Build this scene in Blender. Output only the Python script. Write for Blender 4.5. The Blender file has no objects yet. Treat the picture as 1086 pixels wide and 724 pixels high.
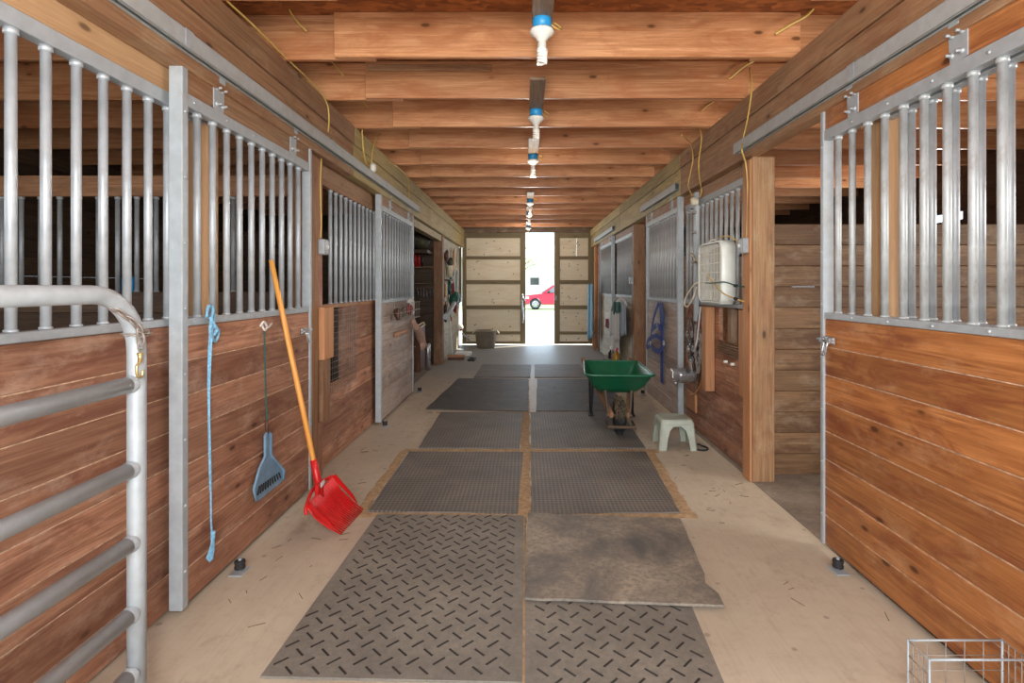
import bpy, math, random
from mathutils import Vector, Matrix
random.seed(7)
scn = bpy.context.scene
COL = scn.collection
F = 575.0; VX = 556.0; VY = 304.0; H = 1.5

# ------------------------------------------------------------------ helpers
def P(px, py, Y):
    return Vector(((px - VX) * Y / F, Y, H - (py - VY) * Y / F))
def WX(px, py, X):
    """point on a plane of constant X seen at pixel px, py"""
    Y = X * F / (px - VX)
    return Vector((X, Y, H - (py - VY) * Y / F))

def tag(o, label=None, cat=None, group=None, kind=None):
    if label: o['label'] = label
    if cat: o['category'] = cat
    if group: o['group'] = group
    if kind: o['kind'] = kind
    return o

ORG = {}
def empty(name, loc, label, cat, group=None, rz=0.0):
    o = bpy.data.objects.new(name, None); COL.objects.link(o)
    o.empty_display_size = 0.1
    o.location = loc; o.rotation_euler = (0, 0, rz)
    ORG[o] = Vector(loc)
    return tag(o, label, cat, group)

class MB:
    def __init__(s):
        s.v = []; s.f = []; s.m = []; s.g = []; s.t = []; s.sm = []
    def add(s, vs, fs, mi=0, gco=None, tone=None, smooth=False):
        b = len(s.v)
        tn = random.random() if tone is None else tone
        off = Vector((random.uniform(0, 40), random.uniform(0, 40), random.uniform(0, 40)))
        for i, p in enumerate(vs):
            p = Vector(p); s.v.append(p)
            s.g.append((gco[i] if gco else p) + off); s.t.append(tn)
        for f in fs:
            s.f.append(tuple(b + i for i in f)); s.m.append(mi); s.sm.append(smooth)
    # chamfered box; grain axis 0/1/2
    def box(s, a, b, bev=0.003, grain=None, mi=0, tone=None, M=None):
        a = Vector(a); b = Vector(b)
        lo = Vector([min(a[i], b[i]) for i in range(3)]); hi = Vector([max(a[i], b[i]) for i in range(3)])
        d = hi - lo
        if grain is None: grain = max(range(3), key=lambda i: d[i])
        bev = min(bev, min(d) * 0.45)
        perm = {0: (0, 1, 2), 1: (1, 2, 0), 2: (2, 0, 1)}[grain]
        vs = []; idx = {}
        for sx in (0, 1):
            for sy in (0, 1):
                for sz in (0, 1):
                    c = Vector((hi[0] if sx else lo[0], hi[1] if sy else lo[1], hi[2] if sz else lo[2]))
                    sg = Vector((-1 if sx else 1, -1 if sy else 1, -1 if sz else 1))
                    for ax in range(3):
                        p = c.copy()
                        for k in range(3):
                            if k != ax: p[k] += sg[k] * bev
                        idx[(sx, sy, sz, ax)] = len(vs); vs.append(p)
        fs = []
        for ax in range(3):
            o1, o2 = (ax + 1) % 3, (ax + 2) % 3
            for sd in (0, 1):
                q = []
                for u, w in ((0, 0), (1, 0), (1, 1), (0, 1)):
                    k = [0, 0, 0]; k[ax] = sd; k[o1] = u; k[o2] = w
                    q.append(idx[(k[0], k[1], k[2], ax)])
                fs.append(q if sd else q[::-1])
            for u in (0, 1):
                for w in (0, 1):
                    k0 = [0, 0, 0]; k1 = [0, 0, 0]
                    k0[o1] = k1[o1] = u; k0[o2] = k1[o2] = w; k0[ax] = 0; k1[ax] = 1
                    q = [idx[(*k0, o1)], idx[(*k1, o1)], idx[(*k1, o2)], idx[(*k0, o2)]]
                    if (u ^ w): q = q[::-1]
                    fs.append(q)
        for sx in (0, 1):
            for sy in (0, 1):
                for sz in (0, 1):
                    q = [idx[(sx, sy, sz, k)] for k in range(3)]
                    if (sx + sy + sz) % 2 == 0: q = q[::-1]
                    fs.append(q)
        ctr = (lo + hi) / 2
        g = [Vector((p[perm[0]], p[perm[1]], p[perm[2]])) for p in vs]
        if M is not None: vs = [M @ p for p in vs]
        s.add(vs, fs, mi, g, tone)
        return s
    def tube(s, pts, r, n=8, mi=0, closed=False, caps=True, tone=None):
        pts = [Vector(p) for p in pts]
        rr = r if isinstance(r, (list, tuple)) else [r] * len(pts)
        N = len(pts); T = []
        for i in range(N):
            if closed: t = pts[(i + 1) % N] - pts[i - 1]
            else: t = pts[min(i + 1, N - 1)] - pts[max(i - 1, 0)]
            if t.length < 1e-9: t = Vector((0, 0, 1))
            T.append(t.normalized())
        up = Vector((0, 0, 1)) if abs(T[0].z) < 0.9 else Vector((1, 0, 0))
        u = T[0].cross(up).normalized()
        vs = []; g = []; L = 0
        for i in range(N):
            if i: L += (pts[i] - pts[i - 1]).length
            u = (u - T[i] * u.dot(T[i]))
            if u.length < 1e-6: u = T[i].orthogonal()
            u.normalize(); w = T[i].cross(u)
            for k in range(n):
                a = 2 * math.pi * k / n
                vs.append(pts[i] + (u * math.cos(a) + w * math.sin(a)) * rr[i])
                g.append(Vector((L, rr[i] * math.cos(a), rr[i] * math.sin(a))))
        fs = []
        for i in range(N if closed else N - 1):
            j = (i + 1) % N
            for k in range(n):
                k2 = (k + 1) % n
                fs.append((i * n + k, i * n + k2, j * n + k2, j * n + k))
        b = len(s.v)
        s.add(vs, fs, mi, g, tone, smooth=True)
        if caps and not closed:
            s.f.append(tuple(b + k for k in range(n))[::-1]); s.m.append(mi); s.sm.append(False)
            s.f.append(tuple(b + (N - 1) * n + k for k in range(n))); s.m.append(mi); s.sm.append(False)
        return s
    def lathe(s, prof, c, n=20, mi=0, axis=Vector((0, 0, 1)), tone=None, smooth=True):
        c = Vector(c); q = Vector((0, 0, 1)).rotation_difference(Vector(axis))
        vs = []; fs = []; m = len(prof)
        for r, z in prof:
            for k in range(n):
                a = 2 * math.pi * k / n
                vs.append(c + q @ Vector((max(r, 1e-5) * math.cos(a), max(r, 1e-5) * math.sin(a), z)))
        for i in range(m - 1):
            for k in range(n):
                k2 = (k + 1) % n
                fs.append((i * n + k, i * n + k2, (i + 1) * n + k2, (i + 1) * n + k))
        s.add(vs, fs, mi, None, tone, smooth)
        return s
    def prism(s, poly, d, mi=0, tone=None, gr=None):
        """poly: list of 3D points (planar), extruded by vector d"""
        poly = [Vector(p) for p in poly]; d = Vector(d); n = len(poly)
        vs = poly + [p + d for p in poly]
        nn = Vector((0, 0, 0))
        for i in range(n): nn += poly[i].cross(poly[(i + 1) % n])
        fs = [tuple(range(n)), tuple(range(n, 2 * n))[::-1]]
        for i in range(n):
            j = (i + 1) % n
            fs.append((i, i + n, j + n, j))
        if nn.dot(d) > 0: fs = [f[::-1] for f in fs]
        s.add(vs, fs, mi, None, tone)
        return s
    def sheet(s, rows, mi=0, smooth=True, thick=0.0):
        """grid of points, optionally doubled to a thickness"""
        h = len(rows); w = len(rows[0])
        vs = [Vector(p) for r in rows for p in r]
        fs = [(i * w + j, i * w + j + 1, (i + 1) * w + j + 1, (i + 1) * w + j) for i in range(h - 1) for j in range(w - 1)]
        s.add(vs, fs, mi, None, None, smooth)
        return s
    def build(s, name, mats, parent=None, local=False, solid=0.0):
        me = bpy.data.meshes.new(name)
        mats = mats if isinstance(mats, (list, tuple)) else [mats]
        if parent is not None:
            o0 = Vector((0, 0, 0)) if local else ORG[parent]
        else:
            xs = [p.x for p in s.v]; ys = [p.y for p in s.v]; zs = [p.z for p in s.v]
            o0 = Vector(((min(xs) + max(xs)) / 2, (min(ys) + max(ys)) / 2, min(zs)))
        me.from_pydata([p - o0 for p in s.v], [], s.f)
        for m in mats: me.materials.append(m)
        me.polygons.foreach_set('material_index', s.m)
        me.polygons.foreach_set('use_smooth', s.sm)
        at = me.attributes.new('gco', 'FLOAT_VECTOR', 'POINT')
        at.data.foreach_set('vector', [c for p in s.g for c in p])
        at = me.attributes.new('tone', 'FLOAT', 'POINT')
        at.data.foreach_set('value', s.t)
        me.update()
        o = bpy.data.objects.new(name, me); COL.objects.link(o)
        if parent is not None:
            o.parent = parent; ORG[o] = ORG[parent]
        else:
            o.location = o0; ORG[o] = o0
        if solid:
            md = o.modifiers.new('solid', 'SOLIDIFY'); md.thickness = solid; md.offset = 0
        return o

def dup_child(o, loc, parent):
    c = o.copy(); COL.objects.link(c); c.parent = parent; c.location = loc; ORG[c] = ORG.get(parent, Vector())
    return c

def smooth_path(pts, k=6):
    pts = [Vector(p) for p in pts]
    if len(pts) < 3: return pts
    out = []
    n = len(pts)
    for i in range(n - 1):
        p0 = pts[max(i - 1, 0)]; p1 = pts[i]; p2 = pts[i + 1]; p3 = pts[min(i + 2, n - 1)]
        for j in range(k):
            t = j / k
            out.append(0.5 * ((2 * p1) + (p2 - p0) * t + (2 * p0 - 5 * p1 + 4 * p2 - p3) * t * t + (3 * p1 - p0 - 3 * p2 + p3) * t ** 3))
    out.append(pts[-1])
    return out

# ------------------------------------------------------------------ materials
def srgb(r, g, b):
    def c(x):
        x /= 255.0
        return x / 12.92 if x <= 0.04045 else ((x + 0.055) / 1.055) ** 2.4
    return (c(r), c(g), c(b), 1)

class NT:
    def __init__(s, name):
        s.m = bpy.data.materials.new(name); s.m.use_nodes = True
        s.t = s.m.node_tree; s.b = s.t.nodes['Principled BSDF']
    def n(s, typ, **kw):
        x = s.t.nodes.new(typ)
        for k, v in kw.items(): setattr(x, k, v)
        return x
    def l(s, a, b): s.t.links.new(a, b)
    def math(s, op, a, b=None, c=None):
        x = s.n('ShaderNodeMath', operation=op)
        for i, v in enumerate((a, b, c)):
            if v is None: continue
            if isinstance(v, (int, float)): x.inputs[i].default_value = v
            else: s.l(v, x.inputs[i])
        return x.outputs[0]
    def mix(s, fac, a, b, typ='MIX'):
        x = s.n('ShaderNodeMix', data_type='RGBA', blend_type=typ)
        for i, v in ((0, fac), (6, a), (7, b)):
            if isinstance(v, (int, float)): x.inputs[i].default_value = v
            elif isinstance(v, tuple): x.inputs[i].default_value = v
            else: s.l(v, x.inputs[i])
        return x.outputs[2]
    def noise(s, vec, scale=(1, 1, 1), detail=4, rough=0.55, dist=0.0, sc=1.0):
        mp = s.n('ShaderNodeMapping'); mp.inputs['Scale'].default_value = scale
        s.l(vec, mp.inputs['Vector'])
        x = s.n('ShaderNodeTexNoise'); x.inputs['Scale'].default_value = sc
        x.inputs['Detail'].default_value = detail; x.inputs['Roughness'].default_value = rough
        x.inputs['Distortion'].default_value = dist
        s.l(mp.outputs[0], x.inputs['Vector'])
        return x.outputs['Fac']
    def voro(s, vec, scale=(1, 1, 1), feature='F1'):
        mp = s.n('ShaderNodeMapping'); mp.inputs['Scale'].default_value = scale
        s.l(vec, mp.inputs['Vector'])
        x = s.n('ShaderNodeTexVoronoi', feature=feature); x.inputs['Scale'].default_value = 1
        s.l(mp.outputs[0], x.inputs['Vector'])
        return x
    def remap(s, v, a, b, c=0.0, d=1.0):
        x = s.n('ShaderNodeMapRange'); x.clamp = True
        for i, k in enumerate((v, a, b, c, d)):
            if isinstance(k, (int, float)): x.inputs[i].default_value = k
            else: s.l(k, x.inputs[i])
        return x.outputs[0]
    def gco(s):
        x = s.n('ShaderNodeAttribute'); x.attribute_name = 'gco'; return x.outputs['Vector']
    def tone(s):
        x = s.n('ShaderNodeAttribute'); x.attribute_name = 'tone'; return x.outputs['Fac']
    def obj(s):
        return s.n('ShaderNodeTexCoord').outputs['Object']
    def bump(s, h, strength=0.3, dist=0.01):
        x = s.n('ShaderNodeBump'); x.inputs['Strength'].default_value = strength
        x.inputs['Distance'].default_value = dist
        s.l(h, x.inputs['Height']); s.l(x.outputs[0], s.b.inputs['Normal'])
    def fin(s, col, rough=0.6, metal=0.0, spec=0.5):
        if isinstance(col, tuple): s.b.inputs['Base Color'].default_value = col
        else: s.l(col, s.b.inputs['Base Color'])
        if isinstance(rough, (int, float)): s.b.inputs['Roughness'].default_value = rough
        else: s.l(rough, s.b.inputs['Roughness'])
        s.b.inputs['Metallic'].default_value = metal
        s.b.inputs['Specular IOR Level'].default_value = spec
        return s.m

def wood(name, dark, mid, light, knot=0.85, stain=None, stain_amt=0.4, var=0.5, rough=0.6, grain=30, dust=None, dust_amt=0.3):
    t = NT(name); g = t.gco()
    n0 = t.noise(g, (2.2, 110, 110), 5, 0.6, 0.6)
    n1 = t.noise(g, (1.3, grain, grain), 6, 0.62, 1.6)
    n2 = t.noise(g, (1.1, 7, 7), 4, 0.6, 1.2)
    c = t.mix(t.remap(n1, 0.34, 0.66), dark, light)
    c = t.mix(t.remap(n2, 0.3, 0.7, 0.0, 0.75), c, mid)
    c = t.mix(t.remap(n0, 0.45, 0.75, 0, 0.45), c, dark)
    # tone of each board
    k = t.remap(t.tone(), 0, 1, 1 - var * 0.6, 1 + var * 0.4)
    cc = t.n('ShaderNodeCombineColor')
    for i in range(3): t.l(k, cc.inputs[i])
    c = t.mix(1.0, c, cc.outputs[0], 'MULTIPLY')
    if stain:
        n3 = t.noise(g, (2.0, 7, 7), 7, 0.68, 0.8)
        c = t.mix(t.remap(n3, 0.47, 0.64, 0, stain_amt), c, stain)
    if dust:
        n4 = t.noise(g, (3.5, 7, 7), 7, 0.72)
        c = t.mix(t.remap(n4, 0.52, 0.72, 0, dust_amt), c, dust)
    if knot:
        v = t.voro(g, (3.4, 8, 8))
        sp = t.n('ShaderNodeSeparateColor'); t.l(v.outputs['Color'], sp.inputs[0])
        sel = t.math('GREATER_THAN', sp.outputs[0], 0.55)
        halo = t.math('MULTIPLY', t.remap(v.outputs['Distance'], 0.10, 0.34, 0.5, 0), sel)
        c = t.mix(halo, c, dark)
        kf = t.math('MULTIPLY', t.remap(v.outputs['Distance'], 0.07, 0.13, knot, 0), sel)
        c = t.mix(kf, c, tuple([x * 0.28 for x in dark[:3]] + [1]))
    t.bump(t.math('ADD', n1, t.math('MULTIPLY', n0, 0.5)), 0.3, 0.004)
    return t.fin(c, rough, 0, 0.4)

M = {}
M['wall'] = wood('stained board', srgb(116, 72, 50), srgb(168, 118, 90), srgb(194, 146, 118), stain=srgb(108, 64, 48), stain_amt=0.75, dust=srgb(205, 176, 154), dust_amt=0.45, var=.5)
M['wallR'] = wood('honey stained board', srgb(128, 72, 36), srgb(176, 112, 62), srgb(200, 136, 82), stain=srgb(120, 62, 38), stain_amt=0.8, dust=srgb(214, 174, 134), dust_amt=0.35, var=.4, rough=.45)
M['joist'] = wood('joist timber', srgb(164, 106, 66), srgb(200, 142, 98), srgb(222, 168, 124), var=0.35, rough=0.4, stain=srgb(166, 98, 60), stain_amt=0.6)
M['beam'] = wood('beam timber', srgb(124, 88, 60), srgb(164, 124, 90), srgb(188, 148, 112), stain=srgb(126, 80, 54), stain_amt=0.6, dust=srgb(184, 160, 128), dust_amt=0.4)
M['beamY'] = wood('daylight tinted fresh beam timber', srgb(142, 122, 76), srgb(180, 158, 106), srgb(202, 180, 126), stain=srgb(134, 112, 70), stain_amt=0.5)  # fresh wood, with the far daylight's yellow-green tint painted into its colour
M['post'] = wood('post timber', srgb(124, 84, 56), srgb(160, 116, 82), srgb(184, 138, 102), stain=srgb(108, 78, 54), stain_amt=0.5, dust=srgb(186, 164, 136), dust_amt=0.35)
M['postR'] = wood('tan post timber', srgb(106, 78, 52), srgb(142, 108, 76), srgb(166, 130, 94), stain=srgb(120, 76, 52), stain_amt=0.5, dust=srgb(190, 174, 146), dust_amt=0.35)
M['orange'] = wood('raw orange timber', srgb(156, 104, 66), srgb(184, 130, 90), srgb(202, 150, 108), var=0.25)
M['fresh'] = wood('pale fresh timber', srgb(168, 128, 90), srgb(188, 148, 108), srgb(206, 168, 126), var=0.25)
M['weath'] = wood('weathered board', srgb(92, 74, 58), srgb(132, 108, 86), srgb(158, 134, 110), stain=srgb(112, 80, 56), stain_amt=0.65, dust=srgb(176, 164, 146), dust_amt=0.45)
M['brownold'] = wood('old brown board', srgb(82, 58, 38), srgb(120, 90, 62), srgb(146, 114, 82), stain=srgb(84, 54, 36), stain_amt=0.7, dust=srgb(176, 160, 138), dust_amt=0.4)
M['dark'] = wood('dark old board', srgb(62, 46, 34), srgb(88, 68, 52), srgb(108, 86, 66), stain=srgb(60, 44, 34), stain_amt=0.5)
M['grey'] = wood('grey weathered board', srgb(140, 120, 108), srgb(172, 154, 142), srgb(192, 176, 164), stain=srgb(150, 112, 96), stain_amt=0.55, dust=srgb(212, 204, 192), dust_amt=0.5)
M['pale'] = wood('pale whitewashed board', srgb(160, 150, 128), srgb(192, 184, 162), srgb(212, 206, 186), stain=srgb(158, 120, 96), stain_amt=0.5, dust=srgb(222, 218, 205), dust_amt=0.5)
M['frame'] = wood('barn door frame timber', srgb(108, 94, 66), srgb(134, 118, 86), srgb(150, 134, 102), knot=0.3, var=0.2)
M['ply'] = wood('pale plywood panel', srgb(226, 212, 182), srgb(240, 228, 202), srgb(246, 238, 216), knot=0, grain=8, var=0.15, stain=srgb(224, 204, 170), stain_amt=0.5)
M['handle'] = wood('varnished ash handle', srgb(196, 124, 48), srgb(214, 146, 68), srgb(228, 168, 92), knot=0, rough=0.35, var=0.1)

def galv(name, c=(0.60, 0.63, 0.65, 1), metal=0.45, rough=0.42, rust=0.0, dirt=0.25):
    t = NT(name); g = t.obj()
    n = t.noise(g, (22, 22, 22), 4)
    n2 = t.noise(g, (5, 5, 3), 5, 0.7)
    col = t.mix(t.remap(n, 0.3, 0.7), tuple([x * 0.82 for x in c[:3]] + [1]), c)
    col = t.mix(t.remap(n2, 0.5, 0.75, 0, dirt), col, srgb(150, 140, 125))
    if rust:
        n3 = t.noise(g, (9, 9, 4), 6, 0.7)
        col = t.mix(t.remap(n3, 0.52, 0.66, 0, rust), col, srgb(110, 62, 36))
    return t.fin(col, t.remap(n, 0.3, 0.7, rough - 0.08, rough + 0.1), metal)
M['galv'] = galv('galvanised steel', (0.43, 0.465, 0.49, 1), 0.22, 0.5)
M['galvbar'] = galv('galvanised bar', (0.47, 0.50, 0.525, 1), 0.3, 0.45, dirt=0.3)
M['galvrust'] = galv('rust flecked galvanised bar', (0.48, 0.50, 0.505, 1), 0.28, 0.5, rust=0.4, dirt=0.45)
M['track'] = galv('painted galvanised track', (0.46, 0.495, 0.50, 1), 0.2, 0.5, dirt=0.4)
M['rusty'] = galv('rusty steel', (0.35, 0.30, 0.26, 1), 0.5, 0.55, rust=0.6)
M['steel'] = galv('bright steel', (0.50, 0.51, 0.52, 1), 0.75, 0.3, dirt=0.1)
M['brass'] = galv('brass', (0.72, 0.52, 0.22, 1), 0.8, 0.3, dirt=0.1)

def plain(name, c, rough=0.5, metal=0.0, spec=0.5, var=0.18, sc=14, dirt=None, dirt_amt=0.3):
    t = NT(name); g = t.obj()
    n = t.noise(g, (sc, sc, sc), 4)
    col = t.mix(t.remap(n, 0.3, 0.7), tuple([x * (1 - var) for x in c[:3]] + [1]), tuple([min(1, x * (1 + var)) for x in c[:3]] + [1]))
    if dirt:
        n2 = t.noise(g, (5, 5, 5), 6, 0.7)
        col = t.mix(t.remap(n2, 0.45, 0.7, 0, dirt_amt), col, dirt)
    return t.fin(col, rough, metal, spec)
M['fanblade'] = plain('grimy fan blade', srgb(88, 82, 76), 0.6)
M['red'] = plain('red plastic', srgb(196, 24, 26), 0.35)
M['blueplastic'] = plain('faded blue plastic', srgb(112, 142, 166), 0.5)
M['bluerope'] = plain('light blue rope', srgb(126, 178, 208), 0.8, var=0.3, sc=80)
M['blueweb'] = plain('dark blue webbing', srgb(46, 62, 132), 0.75, var=0.25, sc=60)
M['green'] = plain('green enamel', srgb(12, 94, 62), 0.35, dirt=srgb(60, 100, 80), dirt_amt=0.35)
M['black'] = plain('black rubber', srgb(34, 34, 36), 0.7)
M['white'] = plain('white plastic', srgb(226, 224, 216), 0.4, var=0.05)
M['stool'] = plain('pale grey green plastic', srgb(174, 182, 168), 0.5, var=0.06, dirt=srgb(150, 140, 118), dirt_amt=0.45)
M['fanw'] = plain('off white enamel', srgb(214, 218, 212), 0.35, var=0.05, dirt=srgb(190, 180, 160), dirt_amt=0.3)
M['fandust'] = plain('dusty fan grille', srgb(228, 226, 216), 0.5, var=0.06, sc=30, dirt=srgb(190, 170, 140), dirt_amt=0.5)
M['yellow'] = plain('yellow cable sheath', srgb(206, 172, 92), 0.45, var=0.1)
M['bluebox'] = plain('blue plastic box', srgb(40, 140, 196), 0.4, var=0.05)
M['bulb'] = plain('white glass spiral', srgb(245, 242, 232), 0.25, var=0.02)
M['leather'] = plain('brown leather', srgb(84, 50, 34), 0.5, var=0.3, sc=30)
M['darkleather'] = plain('black leather', srgb(44, 34, 30), 0.5, var=.3, sc=30)
M['redweb'] = plain('dark red webbing', srgb(136, 40, 52), 0.75, var=0.25, sc=60)
M['cloth'] = plain('white towelling', srgb(206, 204, 200), 0.9, var=0.12, sc=40)
M['greycloth'] = plain('grey towelling', srgb(150, 160, 172), 0.9, var=0.15, sc=40)
M['greencloth'] = plain('teal cloth', srgb(38, 90, 84), 0.9, var=0.2, sc=40)
M['tealcloth'] = plain('faded blue cloth', srgb(108, 150, 172), 0.9, var=0.2, sc=30)
M['pink'] = plain('pinkish suede', srgb(176, 140, 124), 0.8, var=0.2)
M['cream'] = plain('cream rope', srgb(216, 206, 180), 0.8)
M['bottleY'] = plain('amber liquid bottle', srgb(170, 130, 40), 0.25)
M['bottleK'] = plain('black bottle', srgb(28, 32, 34), 0.3)
M['bag'] = plain('black feed bag', srgb(40, 42, 38), 0.6, var=0.4, sc=16, dirt=srgb(110, 100, 64), dirt_amt=0.7)
M['hay'] = plain('dry hay', srgb(122, 104, 76), 0.9, var=0.4, sc=60)
M['hole'] = plain('dark bolt', srgb(48, 40, 32), 0.7)
M['bucket'] = plain('taupe rubber bucket', srgb(128, 118, 104), 0.4, dirt=srgb(140, 125, 105), dirt_amt=0.4)
M['teal'] = plain('dark green plastic', srgb(16, 84, 72), 0.4)
M['cabinet'] = plain('brown varnished cabinet', srgb(96, 58, 34), 0.45, var=0.25, sc=8)
M['seam'] = plain('dust in the board grooves', srgb(192, 160, 132), 0.95, var=0.4, sc=30)
M['dirt'] = plain('packed tan dirt', srgb(168, 138, 104), 0.95, var=0.3, sc=25)

def concrete():
    t = NT('worn concrete'); g = t.obj()
    n = t.noise(g, (0.9, 0.6, 1), 8, 0.65, 0.5)
    n2 = t.noise(g, (14, 14, 14), 5, 0.7)
    n3 = t.noise(g, (4, 2.5, 4), 6, 0.7)
    c = t.mix(t.remap(n, 0.35, 0.68), srgb(178, 162, 142), srgb(208, 194, 172))
    c = t.mix(t.remap(n2, 0.5, 0.8, 0, 0.35), c, srgb(150, 126, 102))
    c = t.mix(t.remap(n3, 0.56, 0.72, 0, 0.6), c, srgb(140, 120, 100))
    n4 = t.noise(g, (70, 2.5, 1), 3, 0.6)
    c = t.mix(t.remap(n4, 0.5, 0.8, 0, 0.25), c, srgb(150, 132, 112))
    v = t.voro(g, (5, 5, 5)); c = t.mix(t.remap(v.outputs['Distance'], .05, .085, .5, 0), c, srgb(110, 92, 76))
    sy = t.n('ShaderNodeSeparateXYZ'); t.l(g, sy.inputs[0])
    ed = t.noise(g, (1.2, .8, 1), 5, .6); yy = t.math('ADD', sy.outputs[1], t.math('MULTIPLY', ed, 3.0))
    # far-end concrete greyed: cool daylight cast painted in with a noisy edge
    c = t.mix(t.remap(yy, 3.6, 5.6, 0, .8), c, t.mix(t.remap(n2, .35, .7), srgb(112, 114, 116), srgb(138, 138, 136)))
    t.bump(n2, 0.12, 0.004)
    return t.fin(c, t.remap(n, 0.3, 0.7, 0.45, 0.6), 0, 0.35)
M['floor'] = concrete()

def osb():
    t = NT('osb sheathing'); g = t.obj()
    v = t.voro(g, (14, 30, 14))
    n = t.noise(g, (20, 50, 20), 4)
    sp = t.n('ShaderNodeSeparateColor'); t.l(v.outputs['Color'], sp.inputs[0])
    c = t.mix(sp.outputs[0], srgb(120, 66, 30), srgb(184, 112, 58))
    c = t.mix(t.remap(n, 0.4, 0.7, 0, 0.5), c, srgb(140, 78, 38))
    return t.fin(c, 0.7)
M['osb'] = osb()

def stallfloor():
    t = NT('trodden stall floor'); g = t.obj()
    n = t.noise(g, (3, 3, 3), 7, 0.7); n2 = t.noise(g, (30, 30, 30), 4, .7)
    c = t.mix(t.remap(n, .35, .7), srgb(116, 104, 92), srgb(160, 146, 130)); c = t.mix(t.remap(n2, .5, .75, 0, .5), c, srgb(96, 82, 66))
    t.bump(n2, .5, .01)
    return t.fin(c, .85)
M['stallfloor'] = stallfloor()

def matmat(name, kind):
    t = NT(name); g = t.obj()
    n = t.noise(g, (2.2, 2.2, 2.2), 6, 0.65, 0.4)
    n2 = t.noise(g, (40, 40, 40), 4, 0.7)
    if kind == 'diamond':
        c = t.mix(t.remap(n, 0.3, 0.7), srgb(112, 106, 98), srgb(144, 136, 124))
        c = t.mix(t.remap(n2, 0.4, 0.75, 0, 0.5), c, srgb(88, 82, 76))
        t.bump(n2, 0.2, 0.003)
    elif kind == 'plain':
        c = t.mix(t.remap(n, 0.36, 0.62), srgb(86, 84, 82), srgb(164, 150, 132))
        c = t.mix(t.remap(n2, 0.42, 0.7, 0, 0.75), c, srgb(100, 94, 88))
        t.bump(n2, 0.35, 0.004)
    else:
        mp = t.n('ShaderNodeMapping'); mp.inputs['Scale'].default_value = (34, 26, 1); t.l(g, mp.inputs[0])
        sp = t.n('ShaderNodeSeparateXYZ'); t.l(mp.outputs[0], sp.inputs[0])
        fx = t.math('PINGPONG', sp.outputs[0], 0.5); fy = t.math('PINGPONG', sp.outputs[1], 0.5)
        if kind == 'grid':
            d = t.math('MINIMUM', t.remap(fx, 0.12, 0.2), t.remap(fy, 0.14, 0.22))
        else:
            d = t.remap(fx, 0.12, 0.22)
        amt = 0.62 if kind == 'grid' else 0.35
        lo, hi = (srgb(102, 97, 94), srgb(136, 129, 121)) if kind == 'grid' else (srgb(66, 66, 68), srgb(88, 86, 84))
        c = t.mix(t.remap(n, 0.3, 0.7), lo, hi)
        c = t.mix(t.math('MULTIPLY', d, amt), c, srgb(50, 46, 44))
        c = t.mix(t.remap(n2, 0.5, 0.75, 0, 0.35), c, srgb(126, 112, 96))
        n5 = t.noise(g, (5, 5, 5), 6, 0.7)
        c = t.mix(t.remap(n5, 0.52, 0.75, 0, 0.45), c, srgb(132, 114, 94))
        t.bump(d, -0.5, 0.004)
    return t.fin(c, 0.62, 0, 0.45)
M['matD'] = matmat('dusty diamond rubber mat', 'diamond')
M['matP'] = matmat('dusty plain rubber mat', 'plain')
M['matG'] = matmat('perforated rubber mat', 'grid')
M['matR'] = matmat('ribbed dark rubber mat', 'rib')
M['bar_rubber'] = plain('rubbed black rubber bar', srgb(46, 42, 40), 0.55, var=0.2, sc=30)
M['gravel'] = plain('pale gravel', srgb(214, 210, 202), 0.9, sc=4)
M['grass'] = plain('lawn grass', srgb(150, 172, 120), 0.9, sc=8, var=0.35)
M['carpaint'] = plain('red car paint', srgb(186, 34, 62), 0.25, var=0.03)
M['glassd'] = plain('tinted car glass', srgb(120, 124, 130), 0.1, var=0.02)
M['tyre'] = plain('tyre rubber', srgb(40, 40, 42), 0.8)
M['housew'] = plain('white clapboard', srgb(240, 240, 238), 0.7, var=0.02)
M['leaf'] = plain('pale green leaf', srgb(150, 180, 120), 0.7, sc=3, var=0.3)
M['bark'] = plain('tree bark', srgb(120, 104, 84), 0.9)
M['window'] = plain('dark window pane', srgb(52, 58, 60), 0.15)

# ------------------------------------------------------------------ setting
def struct(name, mb, mat, label=None, parent=None):
    o = mb.build(name, mat, parent)
    if parent is None: o['kind'] = 'structure'
    if label: o['label'] = label
    return o
YF = -1.5; YB = 13.9
XL, XR = -5.35, 5.35
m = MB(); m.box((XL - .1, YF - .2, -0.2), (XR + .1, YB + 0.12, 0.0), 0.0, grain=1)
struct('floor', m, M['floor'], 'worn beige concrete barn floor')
m = MB(); m.box((XL - .1, YF - .2, 3.236), (XR + .1, YB + .12, 3.262), 0.0, grain=0)
struct('ceiling', m, M['osb'], 'reddish sheathing above the joists')

def plank_wall(m, axis, lo, hi, z0, z1, t0, t1, bh=0.2, mi=0, gap=0.002, seam=0):
    """horizontal planks. axis 'y': wall runs along Y between lo and hi with X from t0 to t1; 'x': runs along X"""
    n = max(1, round((z1 - z0) / bh)); h = (z1 - z0) / n
    for i in range(n):
        a = z0 + i * h + (gap / 2 if i else 0); b = z0 + (i + 1) * h - gap / 2
        if axis == 'y' and seam and i:
            sg = 1 if t1 > t0 else -1
            m.box((t0 + sg * .0016, lo + .001, a - gap - .0005), (t0 + sg * .02, hi - .001, a + .0008), 0.0, 1, seam)
        if axis == 'y': m.box((t0, lo, a), (t1, hi, b), 0.004, 1, mi)
        else: m.box((lo, t0, a), (hi, t1, b), 0.004, 0, mi)

for nm, a, b in (('left', XL, -1.70), ('right', 1.755, XR)):
    m = MB(); m.box((a, YF, .0002), (b, YB - .3, .0035), 0.0, 1); struct('floor_stall_' + nm, m, M['stallfloor'], 'dusty dark floor of the %s stalls' % nm)
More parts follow.
